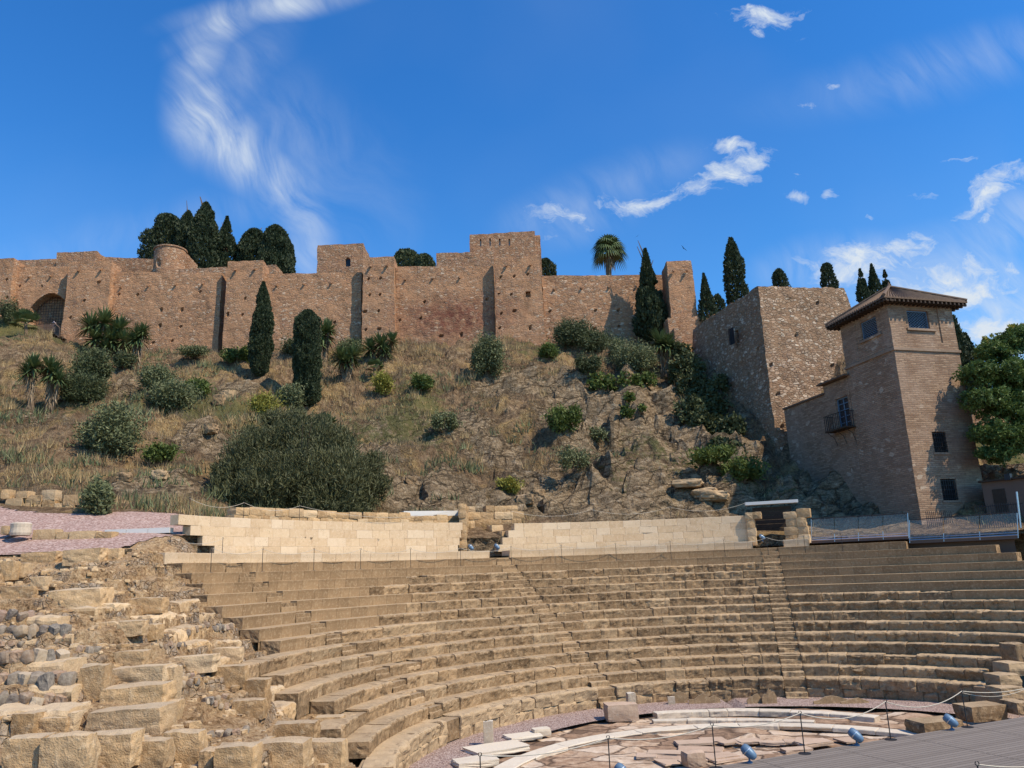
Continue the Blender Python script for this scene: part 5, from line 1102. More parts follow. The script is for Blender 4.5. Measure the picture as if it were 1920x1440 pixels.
# fence of thin bars by the hut
fe = empty('bar_fence', (*atY(1860, 1000, 43.5)[:2], 7.2), 'fence of thin upright metal bars in front of the brown hut', 'fence'); mb = MB(); P = atY(1835, 990, 43.5); Q = atY(1925, 985, 42.); zt_ = Zp(1860, 945, 43)
for t in np.linspace(0, 1, 22): q = P + (Q - P) * t; tube(mb, [(q[0], q[1], 6.9), (q[0], q[1], zt_)], .018, 4)
mb.build('bars', M['dark_metal'], fe); mb = MB(); tube(mb, [(P[0], P[1], zt_ - .1), (Q[0], Q[1], zt_ - .1)], .02, 4); mb.build('rail', M['dark_metal'], fe)
fe = empty('bar_fence', (*atY(1740, 985, 45)[:2], 7.2), 'short fence of thin bars at the foot of the brick tower', 'fence'); mb = MB(); P = atY(1738, 975, 45.0); Q = atY(1785, 973, 45.4); zt_ = Zp(1760, 958, 45)
for t in np.linspace(0, 1, 14): q = P + (Q - P) * t; tube(mb, [(q[0], q[1], 6.9), (q[0], q[1], zt_)], .016, 4)
mb.build('bars', M['dark_metal'], fe)
mb = MB(); tube(mb, [atY(1914, 990, 40.), atY(1906, 922, 40.)], .045, 8); tag(mb.build('metal_post', M['steel']), 'tall bare steel post at the right edge in front of the hut', 'post')

# glass balustrade walkway
def balustrade(x0, yt0, yb0, Y0, x1, yt1, yb1, Y1, n, label):
    o = empty('glass_balustrade', atY(x0, yb0, Y0), label, 'balustrade'); Tl, Tr = atY(x0, yt0, Y0), atY(x1, yt1, Y1); Bl, Br = atY(x0, yb0, Y0), atY(x1, yb1, Y1); gl = MB(); dd = (Tr - Tl) / np.linalg.norm(Tr - Tl); nn_ = np.array([dd[1], -dd[0], 0])
    for i in range(n):
        a_, b_ = (i + .015) / n, (i + .985) / n; q = [Bl + (Br - Bl) * a_ + (Tl - Bl) * .06, Bl + (Br - Bl) * b_ + (Tl - Bl) * .06, Tl + (Tr - Tl) * b_ - (Tl - Bl) * .03, Tl + (Tr - Tl) * a_ - (Tl - Bl) * .03]
        g_ = MB(); q2 = [p + nn_ * .012 for p in q]; g_.add(q + q2, [[0, 1, 2, 3], [7, 6, 5, 4], [0, 4, 5, 1], [1, 5, 6, 2], [2, 6, 7, 3], [3, 7, 4, 0]]); g_.build('glass_panel', M['glass'], o)
    mb = MB(); tube(mb, [Tl, Tr], .03, 6); mb.build('handrail', M['dark_metal'], o); mb = MB(); tube(mb, [Bl, Br], .04, 6); tube(mb, [Bl + (0, 0, .12), Br + (0, 0, .12)], .02, 6); mb.build('bottom_rail', M['steel'], o)
    for i in range(n + 1): mb = MB(); t = i / n; tube(mb, [Bl + (Br - Bl) * t - np.array([0, 0, .15]), Bl + (Br - Bl) * t + (Tl - Bl) * (.25 if 0 < i < n else 1)], .025, 6); mb.build('post', M['steel'], o)
    mb = MB(); bk = np.array([-nn_[0], -nn_[1], 0]) * (-1 if nn_[1] > 0 else 1); bk = np.array([0.25, .97, 0]); mb.add([Bl, Br, Br + bk * 2, Bl + bk * 2, Bl - (0, 0, .18), Br - (0, 0, .18), Br + bk * 2 - (0, 0, .18), Bl + bk * 2 - (0, 0, .18)], [[0, 1, 2, 3], [4, 7, 6, 5], [0, 4, 5, 1], [3, 2, 6, 7], [1, 5, 6, 2], [0, 3, 7, 4]]); mb.build('walkway_slab', M['brownwall'], o)
    mb = MB(); mb.add([Bl + bk * .6 - (0, 0, 2.2), Br + bk * .6 - (0, 0, 2.2), Br + bk * .6 - (0, 0, .15), Bl + bk * .6 - (0, 0, .15), Bl + bk * 1 - (0, 0, 2.2), Br + bk * 1 - (0, 0, 2.2), Br + bk * 1 - (0, 0, .15), Bl + bk * 1 - (0, 0, .15)], [[0, 1, 2, 3], [4, 7, 6, 5], [0, 3, 7, 4], [1, 5, 6, 2], [3, 2, 6, 7]]); mb.build('void_fill_wall', M['brownwall'], o)  # dark wall added to stand for the shaded void under the walkway
balustrade(1521, 973, 1013, 46.2, 1703, 962, 1004, 43.6, 4, 'longer glass balustrade section left, before the rocky mound')
balustrade(1705, 975, 1013, 42.8, 1908, 960, 1003, 39.5, 3, 'glass balustrade section below the brick tower at right')

# ------------------------------------------------------------------ timber stage, posts, lamps
ZD = 1.0; DA = np.array([4.90, 19.93]); de = np.array([9.301, 4.071]); de /= np.linalg.norm(de); dn = np.array([de[1], -de[0]])
def dpt(s, d, z=ZD): q = DA + de * s + dn * d; return np.array([q[0], q[1], z])
mb = MB(); mb.add([dpt(-9, 0), dpt(15, 0), dpt(15, 10), dpt(-9, 10)], [[0, 1, 2, 3]], uv=[(0, 0), (24, 0), (24, 10), (0, 10)]); st = mb.build('timber_stage', M['deck']); tag(st, 'grey boarded timber stage in the lower right corner', 'stage')
mb = MB(); box(mb, dpt(3, .03, ZD - .18), (24, .06, .34), [[*de, 0], [*dn, 0], [0, 0, 1]]); mb.build('stage_fascia', M['deck'], st)
for s in np.arange(-8, 15, 2): mb = MB(); box(mb, dpt(s, .5, .4), (.14, .14, .86), [[*de, 0], [*dn, 0], [0, 0, 1]]); mb.build('stage_support', M['dark_metal'], st)
def solve_s(px, d, z, lo=-9, hi=14):
    for _ in range(50):
        m_ = (lo + hi) / 2
        if project(dpt(m_, d, z))[0] < px: lo = m_
        else: hi = m_
    return lo
def stanchion(name, base, h, label, group, r=.013, plate=.13, lean=0, proto=[None]):
    o = empty(name, base, label, 'rope post', group); b = np.array(base, float); mb = MB(); lathe(mb, [(0, 0), (plate, 0), (plate, .012), (.03, .02), (0, .02)], b, 14); mb.build('base_plate', M['dark_metal'], o)
    mb = MB(); tube(mb, [b + (0, 0, .015), b + (lean, 0, h - .05)], r, 6); mb.build('pole', M['dark_metal'], o); mb = MB(); t = np.linspace(0, 2 * math.pi, 13); tube(mb, [b + (lean + .035 * math.cos(a_), 0, h - .015 + .035 * math.sin(a_)) for a_ in t], .009, 5, cap=False); mb.build('ring', M['dark_metal'], o); return b + np.array([lean, 0, h - .03])
def rope(A, B, sag, label, r=.011, m_='rope', grp='ropes hung between the posts'):
    t = np.linspace(0, 1, 18)[:, None]; P = A + (B - A) * t; P[:, 2] -= sag * 4 * (t * (1 - t))[:, 0]; mb = MB(); tube(mb, P, r, 5); return tag(mb.build('barrier_rope', M[m_]), label, 'rope', grp)
SX = [(900, .0), (1140, .0), (1335, .12), (1500, .12), (1660, .12), (1803, .12)]; tops_ = []; ords = ['rope post whose base is below the frame, leftmost on the stage edge', 'rope post second from the left on the stage edge', 'rope post third from the left on the stage edge', 'rope post between the two middle spotlights of the stage', 'rope post right of the third spotlight on the stage edge', 'rope post beside the rightmost spotlight on the stage edge']
for (px, d), lb in zip(SX, ords): s = solve_s(px, d, ZD + .93); tops_.append(stanchion('rope_post', dpt(s, d), .95, lb, 'rope posts along the stage edge', r=.014, plate=.15))
for i, (A, B) in enumerate(zip(tops_[:-1], tops_[1:])): rope(A, B, .14 if i < 3 else .26, 'rope number along the stage edge'.replace('number ', '') + [' between the two leftmost posts', ' between the second and third posts', ' left of the post between the middle spotlights', ' sagging over the white marble steps', ' sagging in front of the podium at right'][i], r=.012)
e_ = dpt(solve_s(1990, .1, ZD + .93, hi=20), .1, ZD + .98); rope(tops_[-1], e_, .2, 'rope rising to the right frame edge from the last post'); rope(tops_[-1] - np.array([0, 0, .04]), e_ + np.array([0, .5, .0]), .32, 'second thinner rope running to the right frame edge', r=.007)
tp = stanchion('rope_post', dpt(solve_s(1832, 2.6, ZD + .93), 2.95), .95, 'rope post at the bottom right corner, only its ring showing', 'rope posts along the stage edge', r=.014); q = atz(1832, 1432, ZD + .93)
for o_ in [o_ for o_ in C.objects if o_.get('label', '').startswith('rope post at the bottom')]: o_.location = (q[0], q[1], ZD)
rope(np.array([q[0], q[1], ZD + .92]), np.array([q[0] + 3.2, q[1] + 1.1, ZD + .92]), .18, 'rope leaving the bottom right post')
def lamp(name, p, label, sc=1., yaw=2.5):
    o = empty(name, p, label, 'spotlight', 'spotlights'); p = np.array(p, float); mb = MB(); lathe(mb, [(0, 0), (.085 * sc, 0), (.085 * sc, .03 * sc), (.05 * sc, .05 * sc), (.028 * sc, .07 * sc), (.028 * sc, .16 * sc), (0, .16 * sc)], p, 12); mb.build('foot', M['lamp_metal'], o)
    d = np.array([math.cos(yaw) * .78, math.sin(yaw) * .78, .62]); d /= np.linalg.norm(d); a_ = np.cross(d, [0, 0, 1]); a_ /= np.linalg.norm(a_); b_ = np.cross(a_, d); c = p + np.array([0, 0, .29 * sc])
    mb = MB(); lathe(mb, [(0, -.24 * sc), (.06 * sc, -.235 * sc), (.105 * sc, -.19 * sc), (.135 * sc, -.08 * sc), (.148 * sc, .04 * sc), (.135 * sc, .16 * sc), (.10 * sc, .22 * sc), (.095 * sc, .222 * sc)], c, 18, [a_, b_, d]); mb.build('housing', M['lamp_metal'], o, smooth=True)
    mb = MB(); lathe(mb, [(0, .20 * sc), (.098 * sc, .20 * sc)], c, 16, [a_, b_, d]); mb.build('lens', M['slate'], o)
    mb = MB(); lathe(mb, [(.151 * sc, .02 * sc), (.156 * sc, .035 * sc), (.151 * sc, .05 * sc)], c, 18, [a_, b_, d]); mb.build('trim_ring', M['steel'], o)
for px, lb in [(1168, 'blue grey spotlight cut off by the bottom frame edge'), (1405, 'blue grey spotlight left of the fourth rope post on the stage'), (1606, 'blue grey spotlight between two rope posts mid stage'), (1784, 'blue grey spotlight nearest the right end of the stage')]:
    s = solve_s(px, .16, ZD + .1); lamp('spotlight', dpt(s, .16), lb, .82)
for px, py, lb in [(883, 1027, 'small pale spotlight at the left of the central gap'), (932, 1027, 'small pale spotlight at the right of the central gap'), (1429, 1008, 'small spotlight at the left of the timber gap'), (1481, 1008, 'small spotlight at the right of the timber gap')]:
    p, _ = cyl(px, py, 24.3); p[2] = zT + .42; lamp('spotlight', p, lb, .85)
# posts and ropes on the second highest seat row and above the parapet
hp = HP + 13 * RISE; prev = None
wheres = ['near the left end of the seats', 'second from the left end of the seats', 'third from the left end of the seats', 'fourth from the left end of the seats', 'left of the central gap', 'at the left corner of the central gap', 'at the right corner of the central gap', 'just right of the central gap',
          'below the middle of the right parapet', 'below the right half of the right parapet', 'below the right end of the parapet', 'before the timber gap', 'right of the timber gap', 'below the first glass panels']
for i, (px, wh) in enumerate(zip([393, 490, 587, 675, 769, 863, 958, 1053, 1155, 1258, 1359, 1440, 1510, 1580], wheres)):
    p, th = cyl(px, 1070 - (px - 393) * .035, R0 + TR * 13 + .5); b = pol(R0 + TR * 13 + .45, th, hp); t = stanchion('rope_post', b, .98, 'thin dark rope post on the top seats ' + wh, 'rope posts on the top seat row', r=.012, plate=.12)
    if prev is not None: rope(prev, t, .22, 'thin rope, top seats, ending at the post ' + wh, r=.009, grp='ropes along the top seat row')
    prev = t
for i, (px, wh) in enumerate([(352, 'at the high left end'), (455, 'under the dark bush'), (560, 'left of the middle'), (860, 'at the right end')]):
    p, th = cyl(px, 975, rw_ + .3); t = stanchion('rope_post', pol(rw_ + .25, th, ptop1 - .01), .78, 'thin rope post standing on the left parapet ' + wh, 'rope posts on the parapets', r=.011, plate=.08)
    if i: rope(prev, t, .3 if i < 3 else .5, 'rope above the left parapet ending ' + wh, r=.009)
    prev = t
for i, (px, wh) in enumerate([(958, 'at its left end'), (1110, 'on its left half'), (1258, 'on its right half'), (1400, 'at its right end')]):
    p, th = cyl(px, 975, rw_ + .3); t = stanchion('rope_post', pol(rw_ + .25, th, ptop2 - .01), .78, 'thin rope post standing on the right parapet ' + wh, 'rope posts on the parapets', r=.011, plate=.08)
    if i: rope(prev, t, .35, 'rope above the right parapet ending ' + wh, r=.009)
    prev = t
prev = None
for px, py, wh in [(318, 1030, 'where the gravel meets the seats'), (418, 1010, 'at the foot of the parapet steps')]:
    p, th = cyl(px, py, rw_ - .6); t = stanchion('rope_post', (p[0], p[1], zT + .1), 1., 'thin rope post ' + wh, 'rope posts on the parapets', r=.011, plate=.08)
    if prev is not None: rope(prev, t, .25, 'rope crossing the stepped end of the left parapet', r=.009)
    prev = t

# ------------------------------------------------------------------ vegetation
def leaves(mb, c, r, n, size, seed=0, elong=1.6, shell=.35, up=0., aspect=.5, gaps=.15, gscale=1.3, tonebase=.5, droop=0.):
    """n leaf faces spread through an ellipsoid, thinned by noise so that gaps and clumps appear"""
    rg = np.random.default_rng(seed); c = np.array(c, float); r = np.array(r, float)
    d = rg.normal(size=(n * 2, 3)); d /= np.linalg.norm(d, axis=1)[:, None]; rad_ = rg.random(n * 2)**shell
    bump = 1 + .36 * vnoise(d * 2.2 + seed) + .2 * vnoise(d * 5 + seed); P = d * rad_[:, None] * bump[:, None] * r + c
    keep = vnoise(P * gscale / max(.3, min(r)) + seed * 3.1) > (-.9 + gaps * 2.2); P = P[keep][:n]; d = d[keep][:n]; m_ = len(P)
    a = rg.normal(size=(m_, 3)) + d * .9 + np.array([0, 0, up - droop]); a /= np.linalg.norm(a, axis=1)[:, None]
    b = np.cross(a, rg.normal(size=(m_, 3))); b /= np.linalg.norm(b, axis=1)[:, None]
    s = size * (.6 + .8 * rg.random(m_))[:, None]; L = a * s * elong / 2; Wd = b * s * aspect
    V = np.stack([P - L, P + Wd, P + L, P - Wd], 1).reshape(-1, 3)
    tone = np.clip(.5 * rg.random(m_) + .35 * (vnoise(P * 1.1 + seed) + .5) + tonebase - .35, 0, 1); col = np.repeat(np.stack([tone, tone, tone], 1), 4, 0)
    F = np.arange(m_ * 4).reshape(-1, 4).tolist(); mb.add(V, F, col)
def limbs(mb, base, top, r0, n, spread, seed, droop=0):
    rg = random.Random(seed); base = np.array(base, float); top = np.array(top, float); pts = [base + (top - base) * t + np.array([rg.uniform(-.1, .1), rg.uniform(-.1, .1), 0]) * r0 * 4 * (t > 0) for t in np.linspace(0, 1, 5)]
    tube(mb, pts, np.linspace(r0, r0 * .4, 5), 7); h = np.linalg.norm(top - base)
    for i in range(n):
        t = rg.uniform(.25, .95); q = base + (top - base) * t; an = rg.uniform(0, 6.28); e = q + np.array([math.cos(an) * spread, math.sin(an) * spread, h * rg.uniform(.1, .35)]) * rg.uniform(.6, 1)
        tube(mb, [q, (q + e) / 2 + np.array([0, 0, .05]), e], [r0 * .4, r0 * .25, r0 * .1], 5)
def cypress(px, ytop, ybase, wpx, Y, label, seed, mt='cypress', shape='col', group=None, base=None, n=9000, name='cypress_tree', sz=1.):
    b = atY(px, ybase, Y) if base is None else base; Y = b[1]; top = atY(px, ytop, Y)[2]; k = Y / FPX * 1.06; R = wpx * k / 2 * .82; h = top - b[2]
    o = empty(name, (b[0], b[1], b[2] - .2), label, 'tree', group); mb = MB(); limbs(mb, (b[0], b[1], b[2] - .3), (b[0], b[1], b[2] + h * .9), max(.12, R * .16), 6, R * .5, seed); mb.build('trunk', M['bark'], o)
    rg = np.random.default_rng(seed); N = n; CA = {'round': 1.5, 'cone': 1.0}.get(shape, 1.15); t = rg.random(N)**.9; an = rg.random(N) * 2 * math.pi
    if shape == 'col': prof = np.clip(np.minimum((t / .08)**.5, 1) * np.where(t < .45, .88 + .12 * np.sin(t * 7), 1 - ((t - .45) / .55)**1.9 * .92), 0.03, 1)
    elif shape == 'blunt': prof = np.clip(np.minimum((t / .05)**.5, 1) * (1 - np.clip((t - .82) / .18, 0, 1)**2 * .75), .05, 1)
    elif shape == 'cone': prof = np.clip(np.minimum((t / .12)**.6, 1) * (1 - np.clip((t - .18) / .82, 0, 1)**1.15), .03, 1)
    else: prof = np.clip(np.minimum((t / .15)**.5, 1) * np.sqrt(np.clip(1 - np.clip((t - .35) / .65, 0, 1)**2.2, 0.02, 1)), .05, 1)
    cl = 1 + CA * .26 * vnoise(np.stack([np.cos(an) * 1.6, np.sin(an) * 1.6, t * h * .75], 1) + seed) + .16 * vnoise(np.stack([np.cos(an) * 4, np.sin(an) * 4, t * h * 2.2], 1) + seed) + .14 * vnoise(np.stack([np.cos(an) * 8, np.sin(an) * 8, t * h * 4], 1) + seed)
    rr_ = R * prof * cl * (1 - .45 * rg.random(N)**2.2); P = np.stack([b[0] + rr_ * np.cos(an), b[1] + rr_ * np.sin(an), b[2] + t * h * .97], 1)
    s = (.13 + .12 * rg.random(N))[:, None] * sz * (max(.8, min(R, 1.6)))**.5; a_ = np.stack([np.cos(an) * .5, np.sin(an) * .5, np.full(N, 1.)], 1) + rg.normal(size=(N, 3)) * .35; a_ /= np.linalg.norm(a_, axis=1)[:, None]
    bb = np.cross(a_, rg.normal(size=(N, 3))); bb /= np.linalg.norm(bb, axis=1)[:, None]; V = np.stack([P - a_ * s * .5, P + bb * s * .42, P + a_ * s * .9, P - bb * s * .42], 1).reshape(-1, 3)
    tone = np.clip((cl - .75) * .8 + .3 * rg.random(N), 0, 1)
    if shape == 'cone': kp = (vnoise(P * 1.1 + seed) > -.42) | (t > .8); V = V.reshape(-1, 4, 3)[kp].reshape(-1, 3); tone = tone[kp]; N = int(kp.sum())
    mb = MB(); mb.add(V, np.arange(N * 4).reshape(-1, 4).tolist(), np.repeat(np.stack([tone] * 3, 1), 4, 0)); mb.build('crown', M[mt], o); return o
def slope_base(px, py): return ground(px, py)
# two tall cypresses on the slope, one conifer against the wall
cypress(490, 524, 712, 44, 0, 'tall slender pointed cypress, left of two standing on the slope', 1, base=slope_base(487, 712), shape='col', n=24000, sz=.75)
cypress(574, 578, 768, 54, 0, 'blunt topped dense cypress, right and lower of two standing on the slope', 2, base=slope_base(574, 768), shape='blunt', n=28000, sz=.75)
cypress(1224, 462, 640, 74, 76.0, 'dark ragged conifer growing against the wall left of the lone tower', 3, shape='cone', mt='cypress', n=13000, name='conifer_tree')
BK = [(308, 400, 500, 72, 92, 'round', 'broad round cypress at the left of the group behind the turret'), (345, 393, 500, 40, 90, 'col', 'short ragged cypress between the round one and the tallest one'), (378, 377, 505, 50, 88, 'col', 'tallest cypress of the group behind the turret'), (420, 404, 505, 50, 90, 'cone', 'pointed cypress right of the tallest one above the wall'),
      (473, 429, 505, 56, 91, 'round', 'rounded low cypress behind the second fortress tower'), (513, 421, 512, 50, 89, 'round', 'large dense cypress behind the second fortress tower'), (534, 440, 512, 30, 92, 'col', 'narrow cypress at the right end of the group above the wall')]
for i, (px, yt, yb, w_, Y, sh_, lb) in enumerate(BK): cypress(px, yt, yb + 20, w_ * 1.3, Y, lb, 20 + i, shape=sh_, group='cypresses behind the upper fortress wall', n=13000)
cypress(762, 468, 520, 66, 95, 'low dark dome shaped tree crown above the wall, left half', 31, shape='round', mt='darkleaf', name='broadleaf_tree', n=5000); cypress(798, 476, 520, 44, 94, 'low dark tree crown beside the long low upper building', 32, shape='round', mt='darkleaf', name='broadleaf_tree', n=3500)
cypress(1026, 484, 540, 42, 92, 'dark rounded tree just right of the widest tower', 33, shape='round', name='broadleaf_tree', n=3500)
cypress(1386, 442, 590, 46, 76, 'tall dark cypress rising behind the bastion edge', 34, shape='col', n=8000); cypress(1330, 510, 620, 46, 74, 'small ragged cypress right of the lone tower', 35, shape='cone', n=4000); cypress(1352, 550, 620, 30, 74.5, 'low bushy conifer between the small cypress and the bastion', 36, shape='round', n=2500)
cypress(1467, 503, 560, 34, 74, 'tip of a tree peeping above the bastion top at left', 37, shape='round', n=2500); cypress(1558, 492, 560, 38, 72, 'small dark tree above the bastion with a bare twig', 38, shape='round', n=2800)
cypress(1622, 503, 570, 30, 70, 'spiky dark conifer left of the tower roof', 39, shape='cone', n=3000); cypress(1645, 493, 570, 34, 70.5, 'spiky dark conifer nearest the tower roof', 40, shape='cone', n=3000); cypress(1668, 505, 570, 26, 71, 'spiky conifer partly behind the tower roof tip', 41, shape='cone', n=2500)
cypress(1798, 560, 760, 70, 58, 'tall dark cypress right behind the tiled brick tower', 42, shape='col', n=9000); cypress(1832, 620, 760, 40, 60, 'smaller dark cypress at the right of the brick tower', 43, shape='round', n=5000)
# broad green tree at the right edge
tb = np.array([31.2, 46.5, 7.2]); tr = empty('broad_tree', tb, 'broad bright green tree at the right edge beside the brick tower', 'tree'); mb = MB(); limbs(mb, tb, tb + (.6, 0, 7), .28, 12, 2.4, 5); mb.build('trunk', M['bark'], tr); mb = MB()
for i, (px, py, rp, Y) in enumerate([(1835, 700, 34, 46), (1870, 660, 36, 47), (1905, 640, 36, 47), (1900, 700, 48, 46), (1845, 745, 36, 45.5), (1885, 760, 45, 46), (1930, 720, 60, 48), (1860, 810, 36, 45.5), (1900, 820, 40, 46), (1875, 850, 30, 46), (1940, 800, 60, 47), (1850, 850, 18, 45.5), (1925, 640, 30, 49), (1985, 700, 70, 48)]):
    p = atY(px, py, Y); R = rp * Y / FPX * 1.1; leaves(mb, p, (R, R, R * .62), int(4600 * (rp / 40)**2), .13, seed=60 + i, elong=1.7, gaps=.36, shell=.6, aspect=.36, gscale=2.2)
mb.build('crown', M['tree'], tr)
tr = empty('broad_tree', (35, 56, 9), 'sparse yellowish tree top behind the broad green tree', 'tree'); mb = MB(); limbs(mb, (35, 56, 9), (35.4, 56, 18), .2, 10, 2.4, 6); mb.build('trunk', M['bark'], tr); mb = MB()
for i, (px, py, rp, Y) in enumerate([(1862, 640, 20, 56), (1885, 645, 24, 56), (1908, 625, 22, 56), (1850, 665, 18, 56)]): p = atY(px, py, Y); R = rp * Y / FPX * 1.1; leaves(mb, p, (R, R, R * .7), 700, .2, seed=90 + i, gaps=.45)
mb.build('crown', M['yellow'], tr)

def shrub(px, y0, y1, wpx, label, mt, n=3500, size=.14, seed=0, squash=1., kind='round', depth=1., name='shrub', group=None, blobs=6, base=None, up=.3, gaps=.12, cat='bush'):
    b = ground(px, y1) if base is None else base; k = b[1] / FPX * 1.06; R = wpx * k / 2; h = max((y1 - y0) * k, .3); o = empty(name, (b[0], b[1], b[2] - .1), label, cat, group); rg = random.Random(seed)
    mb = MB()
    for i in range(5): an = rg.uniform(0, 6.28); tube(mb, [b - (0, 0, .2), b + (math.cos(an) * R * .25, math.sin(an) * R * .25, h * .4), b + (math.cos(an) * R * .6, math.sin(an) * R * .6, h * .75)], [.05, .03, .015], 5)
    mb.build('stems', M['bark'], o); mb = MB()
    for i in range(blobs):
        f = rg.uniform(-.55, .55) if i else 0; g_ = rg.uniform(-.5, .5) * depth; zf = rg.uniform(.28, .7); rr_ = rg.uniform(.32, .55) if i else .62
        leaves(mb, b + np.array([f * R, g_ * R, h * zf]), (R * rr_, R * rr_ * depth, h * .48 * (rr_ / .6)**.4), n // blobs, size, seed=seed * 7 + i, gaps=gaps, up=up, shell=.6, elong=1.9, aspect=.36)
    leaves(mb, b + np.array([0, 0, h * .5]), (R * 1.12, R * depth, h * .62), n // 8, size, seed=seed * 7 + 99, gaps=.4, up=up, shell=.5, elong=2.2, aspect=.3)
    mb.build('foliage', M[mt], o); return o
SH = [(165, 655, 722, 86, 'darkleaf', 5000, 'tall grey green bush below the first big yucca clump'), (150, 712, 762, 90, 'darkleaf', 4500, 'wide dark bush right of the double trunked yucca'), (200, 770, 848, 118, 'olive', 6000, 'large rounded grey green bush low on the left slope'),
      (292, 690, 738, 82, 'olive', 3800, 'olive green bush left of a similar wider one mid slope'), (325, 716, 770, 100, 'olive', 4500, 'wider olive green bush right of the mid slope pair'), (912, 634, 706, 72, 'olive', 6000, 'feathery grey green upright bush below the widest tower'),
      (1075, 603, 655, 90, 'darkleaf', 4200, 'large dark leafy creeper mound against the wall, left part'), (1120, 618, 660, 80, 'darkleaf', 3500, 'dark leafy creeper mound against the wall, right part'), (1015, 583, 608, 26, 'darkleaf', 700, 'small tuft growing out of the widest tower foot'),
      (1105, 668, 702, 58, 'darkleaf', 2200, 'round dark bush on the ledge right of the rocks'), (1195, 645, 700, 90, 'olive', 4500, 'grey green bush left of the yucca by the bastion'), (1030, 648, 676, 44, 'green', 1300, 'small bright green bush below the widest tower'),
      (1160, 640, 690, 50, 'olive', 2000, 'olive bush between the creeper and the grey bush'), (552, 632, 668, 70, 'darkleaf', 2000, 'broad leaved plant between the two slope cypresses'), (445, 655, 682, 60, 'green', 1800, 'bright green weeds at the foot of the second tower'),
      (360, 655, 674, 70, 'olive', 1500, 'low green weeds along the wall foot'), (232, 662, 690, 50, 'darkleaf', 1300, 'small dark bush between the two yuccas of the wall'), (370, 718, 745, 46, 'green', 1300, 'small bright green bush right of the mid slope pair'),
      (300, 836, 868, 66, 'green', 1600, 'bright green low plant on the lower left slope'), (715, 700, 738, 48, 'yellow', 1300, 'yellow green bush under the fan palm cluster'), (500, 738, 780, 70, 'yellow', 1700, 'yellow green bush left of the lower cypress'), (545, 725, 775, 60, 'olive', 1500, 'olive bush touching the lower cypress'),
      (790, 705, 733, 46, 'green', 1200, 'small green bush on the mid slope path'), (835, 775, 815, 56, 'olive', 1300, 'dull olive bush on the rocky mid slope'), (955, 903, 930, 52, 'yellow', 1400, 'vivid yellow green bush near the slope foot'),
      (1060, 765, 812, 72, 'green', 1700, 'green bush on the lower edge of the grey outcrop'), (1115, 815, 840, 56, 'olive', 1100, 'low olive bush under the grey outcrop'), (655, 640, 668, 60, 'olive', 1500, 'olive bush behind the short yucca'), 
      (180, 905, 962, 66, 'olive', 2500, 'olive bush behind the terrace block row'), (1080, 840, 880, 70, 'olive', 900, 'sparse olive weeds below the outcrop'), 
      (60, 560, 600, 70, 'olive', 1200, 'dull green bush at the wall foot on the far left'), (15, 565, 610, 50, 'darkleaf', 1200, 'dark bush at the left frame edge by the tower'), (1395, 862, 905, 80, 'green', 2400, 'green weeds in the shade at the bastion foot'), (1330, 850, 880, 90, 'green', 1800, 'low green weeds left of the bastion foot')]
for i, (px, y0, y1, w_, mt, n, lb) in enumerate(SH): shrub(px, y0, y1, w_, lb, mt, n=int(n * 2.2), size=.115 if mt != 'green' else .15, seed=i + 3, blobs=9)
# the large dark bush above the parapet
shrub(560, 775, 962, 315, 'huge dark feathery bush above the left parapet', 'olive', n=2, seed=77); big = [o for o in C.objects if o.get('label', '').startswith('huge dark')][0]
for ch in list(big.children):
    if ch.name.startswith('foliage'): bpy.data.objects.remove(ch)
mb = MB()
for i, (px, py, rp, Y) in enumerate([(450, 905, 50, 45), (430, 935, 40, 44.5), (480, 850, 55, 47), (540, 840, 60, 48), (600, 850, 60, 48), (560, 900, 75, 45.5), (640, 900, 60, 46), (670, 880, 46, 47.5), (500, 920, 60, 44.5), (620, 940, 60, 45), (690, 920, 34, 47), (530, 800, 34, 49), (600, 810, 34, 49), (460, 880, 50, 46), (660, 945, 42, 45.5), (420, 955, 26, 44), (415, 885, 20, 46), (470, 815, 20, 48), (505, 785, 16, 49), (560, 785, 20, 49.5), (640, 825, 24, 49), (700, 862, 18, 48), (715, 905, 18, 47), (590, 792, 18, 50)]):
    p = atY(px, py, Y); R = rp * Y / FPX * 1.08; leaves(mb, p, (R, R, R * .95), int(6800 * (rp / 50)**2), .10, seed=200 + i, up=1.3, elong=2.8, aspect=.25, gaps=.2, shell=.55, tonebase=.45)
mb.build('foliage', M['bigbush'], big)
# dark ivy on the bastion, spread to fill its shadow; creepers on the outcrop
def creeper(pts, label, mt, size=.2, n=1500, name='ivy'):
    o = None; mb = MB()
    for i, (px, py, rp, Y) in enumerate(pts): p = atY(px, py, Y); R = rp * Y / FPX * 1.05; leaves(mb, p, (R, .5, R * .9), int(n * (rp / 30)**2), size, seed=hash(label) % 900 + i, gaps=.25, shell=.5)
    return tag(mb.build(name, M[mt]), label, 'creeper')
creeper([(1290, 690, 32, 67), (1300, 730, 38, 65.5), (1335, 760, 32, 63.5), (1280, 660, 20, 68.5), (1320, 800, 34, 62), (1350, 720, 20, 64.4), (1370, 800, 30, 60.5), (1300, 770, 34, 63), (1350, 840, 26, 59.5), (1400, 850, 20, 58.5), (1270, 700, 24, 67.5), (1375, 850, 24, 59)], 'dark ivy mass on the shaded left foot of the bastion', 'darkleaf', n=1300)
creeper([(1120, 720, 22, 66.5), (1150, 722, 24, 66.3), (1185, 718, 24, 66), (1215, 712, 18, 66.5), (1175, 772, 14, 63), (1180, 745, 12, 64), (1205, 765, 8, 63)], 'bright green creeper hanging over the grey outcrop', 'green', n=1200)

